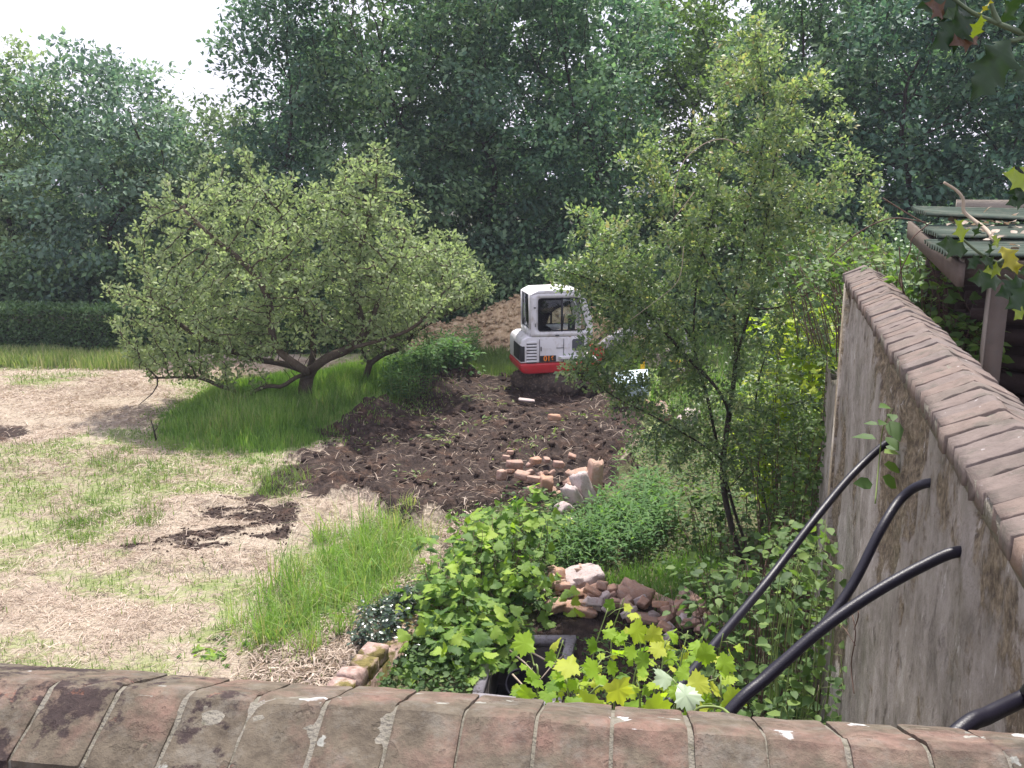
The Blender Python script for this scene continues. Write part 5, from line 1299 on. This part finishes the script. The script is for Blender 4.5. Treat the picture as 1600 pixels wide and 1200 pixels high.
for i, (px, py, Y, d, m_) in enumerate([(1022, 515, 23.5, (.5, .3, .4), OM), (1042, 508, 23.8, (.4, .3, .3), OM), (1060, 548, 21, (.4, .2, .15), OM), (962, 583, 20.5, (.35, .2, .15), BB), (1075, 640, 17, (.5, .3, .2), OM), (1035, 640, 17.2, (.4, .25, .18), BB), (1010, 625, 18.5, (.3, .2, .15), BB)]):
    c = P(px, py, Y); c[2] = min(c[2], .35 + .1 * (i % 3)); V, F = rough_block(150 + i, d, 4, .12); o = build('rubble_lump', V, F, m_, None); o.location = c; o.rotation_euler = (.2, .1 * i, i)
    tag(o, 'pale pink rubble lump seen through the thorn tree twigs', 'rubble', 'rubble beyond the thorn tree')

# dead sapling stick at the edge of the tall grass
mb = MB(); mb.tube(PL([(244, 688), (241, 674), (236, 657)], 17.1), [.02, .016, .01], 5); mb.tube(PL([(241, 674), (246, 668), (244, 662)], 17.1), [.01, .008, .005], 4)
tag(mb.build('dead_stick', M['bark_dark'], None, True), 'short dead stick standing at the left edge of the tall grass', 'stick')

# ------------------------------------------------------------------ plants near the walls
def bush(name, label, cat, ells, n, tmpls, size, m, stemm, nparts, seed, nstem=30, group=None, up=.75, stem_r=.006, tintf=None, base=None):
    """ells: (centre, radii) domes; leaves sit on shoots that rise from the ground"""
    rng = np.random.default_rng(seed)
    c0 = np.mean([e[0] for e in ells], 0); g0 = base if base is not None else np.array([c0[0], c0[1], float(hgt(c0[0], c0[1]))])
    t = thing(name, label, cat, tuple(g0), group=group)
    w = np.array([e[1][0] * e[1][1] + e[1][0] * e[1][2] for e in ells]); w = w / w.sum()
    mb = MB(); LP, LD, LN, LT = [], [], [], []
    per = max(4, n // max(1, nstem))
    for s in range(nstem):
        c, r = ells[rng.choice(len(ells), p=w)]
        tip = np.array(c) + unit(rng.normal(size=3) + np.array([0, -.25, .55])) * np.array(r) * rng.uniform(.6, 1.08 + .3 * (rng.random() < .2))
        root = g0 + (np.array([tip[0], tip[1], g0[2]]) - g0) * rng.uniform(.45, .8)
        if base is None: root[2] = float(hgt(root[0], root[1])) - .03
        mid = (root * .5 + tip * .5) + np.array([0, 0, .18 * (tip[2] - root[2])]) + rng.normal(0, .06, 3)
        pa = smooth_path([root, mid, tip], 6); mb.tube(pa, np.linspace(stem_r, stem_r * .35, len(pa)), 4)
        f = 1 - rng.random(per) ** 1.5 * .8; idx = f * (len(pa) - 1); i0 = np.minimum(idx.astype(int), len(pa) - 2); fr = (idx - i0)[:, None]
        q = pa[i0] * (1 - fr) + pa[i0 + 1] * fr
        a = rng.random(per) * 6.283; out = np.stack([np.cos(a), np.sin(a), rng.normal(.1, .3, per)], 1)
        pet = rng.uniform(.3, 1.2, (per, 1)) * size
        q2 = q + unit(out) * pet
        for k in range(0, per, 3): mb.tube(np.array([q[k], q2[k]]), stem_r * .3, 3)
        LP.append(q2); LD.append(unit(out + np.array([0, 0, -.25]))); LN.append(unit(np.array([0, -.15, up]) + out * .25 + rng.normal(0, .33, (per, 3))))
        LT.append(np.clip(rng.normal(.36, .24, per) + .4 * f ** 3 * rng.random(), 0, 1))
    p, d, nn, ti = map(np.concatenate, (LP, LD, LN, LT))
    if base is None: p[:, 2] = np.maximum(p[:, 2], hgt(p[:, 0], p[:, 1]) + .02)
    build('stems', np.concatenate(mb.V), mb.F, stemm, t, True)
    leaves_mixed(t, p, d, nn, size * rng.uniform(.55, 1.25, len(p)), tmpls, ti, m, nparts)
    return t
def E(px, py, Y, rx, ry, rz): return (P(px, py, Y), (rx, ry, rz))
SB, SG = M['stem_brown'], M['stem']
bush('currant_bush', 'broad leaved light green bush in the middle foreground above the drainage chamber', 'bush',
     [E(760, 890, 10.3, .75, .6, .55), E(720, 960, 9.5, .65, .5, .5), E(800, 830, 11.0, .6, .5, .45), E(690, 1030, 8.9, .6, .4, .35), E(830, 940, 9.8, .4, .4, .35), E(725, 1030, 8.7, .45, .35, .45), E(700, 1000, 9.0, .5, .35, .4), E(770, 985, 9.2, .35, .3, .3)], 1900, CURR, .16, M['currant'], SB, 300, 201, 150)
bush('currant_bush', 'smaller light green bush against the dug soil behind the broad leaved bush', 'bush',
     [E(850, 830, 11.9, .5, .4, .16), E(750, 815, 11.9, .3, .3, .25)], 420, CURR, .12, M['currant'], SB, 150, 202, 40)
bush('ivy_bush', 'low dark glossy small leaved bush beside the old brick edging', 'bush',
     [E(610, 1005, 9.1, .42, .35, .42), E(640, 965, 9.7, .45, .3, .35), E(590, 1040, 8.8, .3, .3, .25)], 4200, [OVAL], .055, M['ivy'], SB, 200, 203, 130, None, .9, .004)
bush('low_bush', 'low yellowish green plants on the litter left of the mossy edging', 'bush',
     [E(450, 1000, 9.4, .5, .3, .12), E(520, 985, 9.7, .5, .3, .14), E(330, 1035, 8.9, .4, .2, .1), E(580, 940, 10.2, .4, .3, .12)], 420, CURR, .09, M['currant'], SG, 120, 204, 50)
def nettles(name, label, spots, hh, m, seed, leaf=.1, cat='nettles', whorl=2, kind='stuff', spacing=.075, stem=SG, tone=0.):
    rng = np.random.default_rng(seed); mb = MB(); p, d, nn, ti = [], [], [], []
    for (x, y, h) in spots:
        h = h * rng.uniform(.7, 1.15); g = np.array([x, y, float(hgt(x, y))]); ln = rng.normal(0, .1, 2) * h; tip = g + np.array([ln[0], ln[1], h])
        mb.tube(np.array([g, (g + tip) / 2 + np.array([ln[0], ln[1], 0]) * -.15, tip]), [.005, .004, .002], 3)
        a0 = rng.random() * 6.28; k = max(3, int(h / spacing))
        for i in range(k):
            f = .15 + .85 * (i + 1) / k; q = g + (tip - g) * f; a0 += 1.57 if whorl == 2 else 2.4
            for j in range(whorl):
                a = a0 + j * 6.283 / whorl; o_ = np.array([math.cos(a), math.sin(a), .25 if f < .95 else .7])
                p.append(q + o_ * .012); d.append(o_ + rng.normal(0, .15, 3)); nn.append(np.array([-o_[0] * .3, -o_[1] * .3, 1.]) + rng.normal(0, .2, 3)); ti.append(np.clip(.2 + .5 * f ** 2 + rng.normal(0, .15) + tone, 0, 1))
    p, d, nn, ti = map(np.array, (p, d, nn, ti)); n = len(p)
    t = thing(name, label, cat, (float(np.mean([s[0] for s in spots])), float(np.mean([s[1] for s in spots])), 0.))
    if kind: t['kind'] = kind
    build('stems', np.concatenate(mb.V), mb.F, stem, t)
    o = foliage('foliage', p, unit(d), unit(nn), leaf * rng.uniform(.6, 1.25, n), LANCE if whorl > 1 else OVAL, ti, m, t); o['kind'] = 'stuff'
    return t
def spots_px(pg, n, h, seed, soft=.15):
    rng = np.random.default_rng(seed); x, y = scatter(poly(pg), n, rng, soft, .2); return [(x[i], y[i], h) for i in range(n)]
nettles('nettle_patch', 'dense patch of fresh green nettles between the broken wall end and the thorn tree', spots_px([(900, 890), (950, 815), (1000, 775), (1060, 820), (1040, 880), (960, 905)], 230, .5, 210), .5, M['nettle'], 211, .13)
nettles('weed_patch', 'tall bright weeds in front of the torn wall end', spots_px([(850, 880), (905, 860), (950, 840), (930, 910), (860, 900)], 60, .3, 212), .4, M['nettle'], 213, .11, 'weeds', 2, 'stuff', .06, SG, .15)
nettles('tall_weed', 'single tall upright leafy weed left of the thorn tree', [(*G(962, 775)[:2], 1.0), (*(G(955, 780)[:2] + .1), .8)], 1., M['nettle'], 214, .13, 'weed', 2, None, .07, SG, .3)
nettles('nettle_patch', 'dark green nettles and weeds left of the soil under the second apple tree', spots_px([(590, 640), (610, 600), (680, 560), (745, 550), (745, 580), (700, 600), (640, 635)], 260, .75, 215), .7, M['nettle'], 216, .15, 'nettles', 2, 'stuff', .09, SG, -.1)
bush('elder_bush', 'round mid green bush beside the soil in front of the soil heap', 'bush',
     [E(705, 560, 22.6, .75, .5, .5), E(660, 580, 21.6, .5, .4, .4)], 900, [OVAL], .15, M['nettle'], SB, 0, 217, 60)
# low green cover under the thorn tree
rng = np.random.default_rng(220)
pg = poly([(960, 900), (985, 760), (1000, 660), (1060, 620), (1340, 600), (1330, 1120), (1120, 1120), (1120, 960), (1050, 910)])
x, y = scatter(pg, 17000, rng, .25); q = np.stack([x, y, hgt(x, y) + rng.uniform(.01, .22, len(x)) * (.3 + fbm(x * 1.8, y * 1.8, 221))], 1)
tag(foliage('ground_cover', q, unit(rng.normal(size=q.shape) * [1, 1, .4]), unit(np.array([0, -.1, 1.]) + rng.normal(0, .4, q.shape)), rng.uniform(.035, .085, len(q)), OVAL, np.clip(rng.normal(.4, .25, len(q)), 0, 1), M['bramble']), 'low green cover of small leaves under the thorn tree', 'ground cover', None, 'stuff')
pg = poly([(590, 1090), (600, 1000), (690, 870), (780, 800), (900, 780), (960, 800), (900, 900), (840, 960), (760, 990), (740, 1090)])
x, y = scatter(pg, 5200, rng, .25); k = sdist(x, y, CHAMBER) < -.06; x, y = x[k], y[k]; q = np.stack([x, y, hgt(x, y) + rng.uniform(.01, .2, len(x))], 1)
tag(foliage('ground_cover', q, unit(rng.normal(size=q.shape) * [1, 1, .4]), unit(np.array([0, -.1, 1.]) + rng.normal(0, .4, q.shape)), rng.uniform(.04, .1, len(q)), OVAL, np.clip(rng.normal(.35, .22, len(q)), 0, 1), M['bramble']), 'low green cover of weeds round the broad leaved bush', 'ground cover', None, 'stuff')
x, y = scatter(poly([(880, 1000), (1000, 960), (1120, 1000), (1150, 1090), (900, 1110)]), 900, rng, .2); k = sdist(x, y, CHAMBER) < -.06; x, y = x[k], y[k]; q = np.stack([x, y, hgt(x, y) + rng.uniform(.005, .07, len(x))], 1)
tag(foliage('ground_cover', q, unit(rng.normal(size=q.shape) * [1, 1, .3]), unit(np.array([0, 0, 1.]) + rng.normal(0, .4, q.shape)), rng.uniform(.03, .07, len(q)), OVAL, rng.random(len(q)) * .7, M['bramble']), 'sparse small weeds on the brown earth in front of the rubble pile', 'ground cover', None, 'stuff')
x, y = scatter(poly([(900, 920), (960, 905), (1120, 840), (1140, 920), (1060, 960)]), 2600, rng, .2)
blades('fine_grass', x, y, rng.uniform(.08, .3, len(x)), rng.uniform(.006, .012, len(x)), M['grass'], rng.random(len(x)) * .6, 'fine green grass behind the rubble pile', 'grass', .5, 23)
# brambles along the side wall
bush('bramble', 'big bramble bush against the side wall behind the black pipes', 'bush',
     [(RW(4.2, -.55, .75), (.5, .9, .75)), (RW(5.6, -.7, 1.0), (.6, .8, .8)), (RW(5.2, -.3, 1.9), (.35, .6, .5))], 1500, [OVAL, CURR[0]], .105, M['bramble'], SB, 300, 230, 90)
bush('bramble', 'shaded bramble at the foot of the side wall under the nearest long pipe', 'bush',
     [(RW(3.3, -.6, .5), (.5, .8, .6)), (RW(4.6, -1.0, .35), (.6, .6, .4)), (RW(2.6, -.5, .4), (.4, .6, .5))], 1900, [CURR[1], OVAL], .12, M['bramble'], SB, 300, 231, 70)
bush('bramble', 'leafy bramble around the foot of the thorn tree trunks', 'bush',
     [E(1190, 850, 10.4, .5, .5, .4), E(1110, 920, 10.2, .4, .4, .3), E(1260, 800, 10.2, .5, .5, .5), E(1100, 780, 12.0, .6, .4, .3)], 1100, [OVAL], .1, M['bramble'], SB, 200, 232, 70)
bush('privet', 'upright pale green shrub growing in front of the side wall between two pipes', 'bush',
     [(RW(4.1, -.22, 2.1), (.28, .42, .55)), (RW(3.6, -.2, 1.5), (.25, .35, .5))], 420, [OVAL], .1, M['bramble'], SG, 200, 233, 34)
# leafy sprig at the top of the longest pipe
b0 = wall_hit(1400, 760)
rng = np.random.default_rng(234)
def sprig(name, label, path, n, tmpls, size, m, stemm, seed, group=None, cat='sprig', r=.004, tone=.5):
    rng = np.random.default_rng(seed); pa = smooth_path(path, 8)
    t = thing(name, label, cat, tuple(pa[0]), group=group)
    build('stem', *tube(pa, np.linspace(r, r * .4, len(pa)), 5), stemm, t, True)
    f = np.linspace(.15, 1, n); i = (f * (len(pa) - 1)).astype(int); q = pa[i]; a = rng.random(n) * 6.28
    o_ = np.stack([np.cos(a), np.sin(a) - .3, rng.normal(.1, .3, n)], 1)
    leaf_parts(t, q + unit(o_) * size * .25, unit(o_ + [0, 0, -.3]), unit(np.array([0, -.5, 1.]) + rng.normal(0, .3, (n, 3))), size * rng.uniform(.6, 1.2, n), leaf_meshes('leaf', tmpls, m), np.clip(rng.normal(tone, .2, n), 0, .99))
    return t
q0 = wall_hit(1405, 790) - RS * .1
sprig('leafy_sprig', 'thin leafy sprig climbing the wall above the end of the longest pipe', [q0, wall_hit(1403, 720) - RS * .08, wall_hit(1410, 670) - RS * .08, wall_hit(1418, 640) - RS * .06], 12, [OVAL], .1, M['bramble'], SG, 235)
mb = MB()
for path in ([(1345, 1085), (1340, 1040), (1347, 990), (1338, 950)], [(1347, 1010), (1330, 985), (1318, 975)], [(1345, 985), (1352, 960), (1345, 940)]):
    pa = np.array([wall_hit(x, y) - RS * .035 for x, y in path]); mb.tube(smooth_path(pa, 4), .0035, 4)
tag(build('bare_creeper', np.concatenate(mb.V), mb.F, M['stem_brown'], None, True), 'bare thin creeper stem on the render below the third pipe', 'creeper')
# dry brown stalks and thin saplings between tree and wall
mb = MB(); rng = np.random.default_rng(236)
for k in range(34):
    a = RW(rng.uniform(4.6, 6.6), rng.uniform(-.9, -.2), 0); a[2] = 0; h_ = rng.uniform(.5, 1.5); b = a + np.array([rng.normal(0, .25), rng.normal(0, .25), h_]); mb.tube(smooth_path([a, (a + b) / 2 + rng.normal(0, .05, 3), b], 4), np.linspace(.008, .003, 9), 4)
tag(tag(build('dry_stalks', np.concatenate(mb.V), mb.F, M['twig_pale'], None, True), 'dry pale stalks standing between thorn tree and side wall', 'stalks'), kind='stuff')
# yellow green sapling behind the thorn tree
bush('sapling', 'bright yellow green leafy sapling behind the thorn tree beside the end of the wall', 'sapling',
     [E(1255, 520, 12.6, .6, .5, .6), E(1215, 590, 12.4, .55, .5, .6), E(1290, 590, 11.8, .4, .4, .6), E(1300, 490, 12.2, .3, .3, .3), E(1190, 660, 12.6, .5, .4, .5)], 1300, CURR, .16, M['sapling'], SB, 300, 240, 60, None, .6, .008)
bush('leafy_shrub', 'mid green shrub between the thorn tree and the end of the side wall', 'bush',
     [E(1310, 620, 9.6, .3, .6, .9), E(1285, 740, 9.3, .45, .6, .7), E(1230, 700, 10.2, .6, .5, .5)], 2400, [OVAL], .075, M['bramble'], SB, 200, 241, 52)
# climbers over the far end of the wall and the shed
bush('climber', 'light green creeper heaped over the far end of the side wall', 'climber',
     [(RW(6.7, .1, 4.15), (.4, .5, .2)), (RW(5.9, .36, 4.1), (.1, .4, .14)), (RW(7.8, -.1, 4.1), (.6, .7, .28))], 900, [OVAL, CURR[1]], .08, M['bramble'], SB, 300, 242, 60, None, .6, .006, None, RW(6.4, .6, 3.3))
bush('climber', 'darker creeper hanging under the left edge of the shed roof', 'climber',
     [(RW(5.0, .5, 3.95), (.12, .6, .38)), (RW(5.8, .5, 4.1), (.18, .4, .35)), (RW(4.3, .62, 3.7), (.15, .5, .35))], 800, [OVAL, CURR[0]], .085, M['bramble'], SB, 300, 243, 60, None, .5, .006, None, RW(4.6, .6, 3.25))
mb = MB()
for pts in ([(1425, 470), (1412, 430), (1415, 395), (1430, 368), (1447, 352)], [(1382, 305), (1420, 330), (1448, 350)], [(1408, 455), (1402, 420), (1412, 385)], [(1300, 400), (1350, 360), (1400, 345), (1440, 352)]):
    mb.tube(smooth_path([P(x, y, 6.4) + np.array([.03 * math.sin(x), 0, .02 * math.cos(y)]) for x, y in pts], 6), .0045, 5)
tag(build('creeper_stems', np.concatenate(mb.V), mb.F, M['stem_brown'], None, True), 'bare brown creeper stems looping up to the corner of the shed roof', 'creeper')

# ------------------------------------------------------------------ grapevine just beyond the parapet
rng = np.random.default_rng(250)
vn = thing('grapevine', 'bright yellow green grapevine shoots rising behind the front parapet', 'grapevine', (.55, 2.9, 0))
mb = MB(); LP, LD, LN, LS, LT = [], [], [], [], []
shoots = [((840, 1090), (822, 1000), 2.9), ((905, 1105), (880, 1000), 2.9), ((930, 1105), (950, 950), 3.2), ((960, 1110), (975, 935), 3.3), ((985, 1110), (1000, 960), 3.1), ((1000, 1115), (1015, 985), 3.0),
          ((1025, 1115), (1040, 1000), 2.9), ((1055, 1115), (1075, 985), 3.1), ((1080, 1120), (1100, 990), 3.1), ((1105, 1120), (1130, 990), 3.0), ((1125, 1120), (1140, 1020), 2.9), ((890, 1105), (915, 1040), 2.7), ((1060, 1110), (1030, 1040), 2.7), ((870, 1100), (940, 1030), 2.8), ((950, 1108), (900, 1060), 2.6), ((1090, 1115), (1120, 1060), 2.6)]
for i, (a, b, Y) in enumerate(shoots):
    A_ = P(*a, Y); B_ = P(*b, Y + .1); root = np.array([A_[0] + rng.normal(0, .08), Y + .05, 0.0])
    pa = smooth_path([root, root * .3 + A_ * .7 + rng.normal(0, .04, 3), A_, (A_ + B_) / 2 + rng.normal(0, .02, 3), B_], 7); mb.tube(pa, np.linspace(.006, .002, len(pa)), 5)
    L_ = np.linalg.norm(B_ - A_); nl = int(4 + L_ / .055)
    for k in range(nl):
        f = .1 + .9 * k / nl; q = A_ * (1 - f) + B_ * f; an = rng.random() * 6.28; o_ = np.array([math.cos(an), math.sin(an) * .7, rng.uniform(-.1, .5)])
        e = q + o_ * rng.uniform(.03, .08); mb.tube(np.array([q, (q + e) / 2 + [0, 0, .008], e]), .0013, 3)
        LP.append(e); LD.append(o_ + np.array([0, -.25, -.45])); LN.append(np.array([0, -.45, .8]) + o_ * .2 + rng.normal(0, .35, 3)); LS.append(rng.uniform(.04, .1) * (1.05 - .35 * f)); LT.append(np.clip(rng.normal(.5, .3), 0, .99))
for px, py, Y, s, (dx, dz) in [(835, 1003, 2.7, .11, (-1, -.1)), (985, 975, 3.0, .12, (.6, -.7)), (1010, 985, 3.0, .1, (.9, -.5)), (830, 1075, 2.5, .08, (-.6, -.8)), (1090, 1015, 2.9, .1, (.7, -.3)), (1040, 1015, 2.9, .09, (-.8, .1)), (905, 1040, 2.7, .12, (-.9, 0)), (930, 1085, 2.4, .12, (-.3, -.5)), (1010, 1095, 2.4, .12, (.5, -.4)), (1130, 1085, 2.4, .1, (.8, -.3)), (960, 1060, 2.5, .12, (.2, -.6)), (880, 1105, 2.2, .09, (.9, .1)), (1075, 1060, 2.6, .11, (.5, -.2)), (1120, 1030, 2.8, .1, (.6, -.3)), (935, 1050, 2.7, .1, (-.4, .3))]:
    LP.append(P(px, py, Y)); LD.append(np.array([dx, -.2, dz])); LN.append(np.array([0, -.6, .7]) + rng.normal(0, .2, 3)); LS.append(s * .9); LT.append(rng.uniform(.35, .95))
build('stems', np.concatenate(mb.V), mb.F, M['stem'], vn, True)
leaf_parts(vn, np.array(LP), unit(np.array(LD)), unit(np.array(LN)), np.array(LS), leaf_meshes('leaf', LOBED, M['vine']), LT)
leaf_parts(vn, np.array([P(1055, 1083, 2.4), P(1048, 1070, 2.45)]), unit(np.array([(.9, -.2, -.1), (-.5, .2, .5)])), unit(np.array([(0, -.5, .9), (.2, -.3, .9)])), np.array([.1, .08]), leaf_meshes('leaf', LOBED[:1], M['vine_white']), [.5, .5])
pa = smooth_path([P(1080, 1118, 2.2), P(1095, 1105, 2.2), P(1125, 1106, 2.2), P(1142, 1118, 2.15)], 6)
tag(build('tendril', *tube(pa, .004, 5), M['stem'], vn, True))

# ------------------------------------------------------------------ holly hanging into the view
def holly(name, label, stems, leaves, seed):
    t = thing(name, label, 'holly', tuple(P(*stems[0][0][:2], stems[0][0][2])))
    mb = MB()
    for st_ in stems: mb.tube(smooth_path([P(*s) for s in st_], 6), np.linspace(.0045, .0022, (len(st_) - 1) * 6 + 1), 6)
    build('twigs', np.concatenate(mb.V), mb.F, M['stem_holly'], t, True)
    rng = np.random.default_rng(seed); B, D, N_, S, TT = [], [], [], [], []
    for (x0, y0, x1, y1, Y, tint, tilt) in leaves:
        a = P(x0, y0, Y); b = P(x1, y1, Y - .02); v = b - a
        B.append(a); D.append(v); S.append(np.linalg.norm(v)); TT.append(tint)
        N_.append(np.array([tilt, -1, .35]))
    leaf_parts(t, np.array(B), unit(np.array(D)), unit(np.array(N_)), np.array(S), leaf_meshes('leaf', HOLLY, M['holly'], (.05, .25, .45, .55, .8, .95, 1.0)), TT)
M['stem_holly'] = plain('stem_holly', (.09, .12, .07), .6, .3, 0, .3, 30)
holly('holly_spray', 'dark spiny holly spray hanging in at the top right corner', [[(1640, 72, 1.3), (1600, 53, 1.3), (1560, 37, 1.3), (1520, 20, 1.3), (1480, -10, 1.3)], [(1560, 37, 1.3), (1553, 20, 1.3), (1545, -5, 1.3)], [(1640, 40, 1.3), (1590, 62, 1.3), (1578, 62, 1.3)]],
      [(1578, 62, 1526, 149, 1.27, .2, .1), (1522, 28, 1462, 72, 1.3, .05, .5), (1520, 22, 1450, -5, 1.32, .05, .2), (1478, 26, 1452, 4, 1.3, .99, 0), (1520, 60, 1535, 27, 1.28, .62, .1), (1528, 58, 1490, 66, 1.3, .99, -.3), (1530, 22, 1550, 2, 1.3, .75, .4), (1640, 95, 1588, 122, 1.3, .2, .1), (1505, 20, 1478, 24, 1.31, .45, .3), (1500, -10, 1440, 8, 1.34, .3, .5), (1590, 50, 1640, 20, 1.3, .2, .2), (1560, 40, 1600, -10, 1.33, .3, .6)], 260)
holly('holly_sprig', 'spiny holly sprig with yellowed leaves in front of the shed post at right', [[(1660, 440, 1.7), (1600, 428, 1.7), (1560, 412, 1.7), (1530, 395, 1.7), (1502, 372, 1.7)], [(1560, 412, 1.7), (1580, 395, 1.7)], [(1640, 470, 1.65), (1590, 445, 1.65), (1570, 430, 1.65)]],
      [(1505, 378, 1497, 345, 1.68, .6, .3), (1512, 392, 1470, 380, 1.7, .3, .2), (1520, 372, 1532, 350, 1.7, .15, .4), (1565, 385, 1592, 425, 1.68, .8, .1), (1560, 385, 1553, 370, 1.7, .62, .2), (1530, 400, 1515, 418, 1.7, .2, .2), (1555, 415, 1535, 405, 1.7, .35, .2), (1565, 420, 1541, 423, 1.7, .6, 0), (1545, 400, 1548, 383, 1.7, .2, .2), (1605, 440, 1562, 460, 1.65, .2, .2), (1620, 445, 1578, 480, 1.62, .25, .2), (1640, 400, 1600, 425, 1.66, .3, .5), (1565, 440, 1520, 436, 1.75, .3, .8), (1600, 475, 1588, 498, 1.65, .6, .2)], 261)
holly('holly_tip', 'small holly tip with a bright green leaf at the right edge above the shed roof', [[(1660, 330, 1.8), (1615, 310, 1.8), (1598, 295, 1.8)], [(1615, 310, 1.8), (1600, 325, 1.8)]],
      [(1610, 292, 1574, 270, 1.78, .62, .1), (1612, 300, 1580, 300, 1.8, .2, .3), (1608, 305, 1577, 318, 1.8, .25, .3), (1620, 285, 1600, 262, 1.8, .6, .3)], 262)

# ------------------------------------------------------------------ added bluish veil, lifts the far darks as lens flare would
m, nt, out = mat('veil_volume')
v = nd(nt, 'VolumePrincipled', {'Color': (.78, .8, 1.0), 'Density': VEIL_DENSITY, 'Anisotropy': 0.0})
nt.links.new(v.outputs['Volume'], out.inputs['Volume'])
hz = MB().box((0, 100, 8.4), (1600, 1700, 20)).build('flare_veil', m); hz['kind'] = 'stuff'
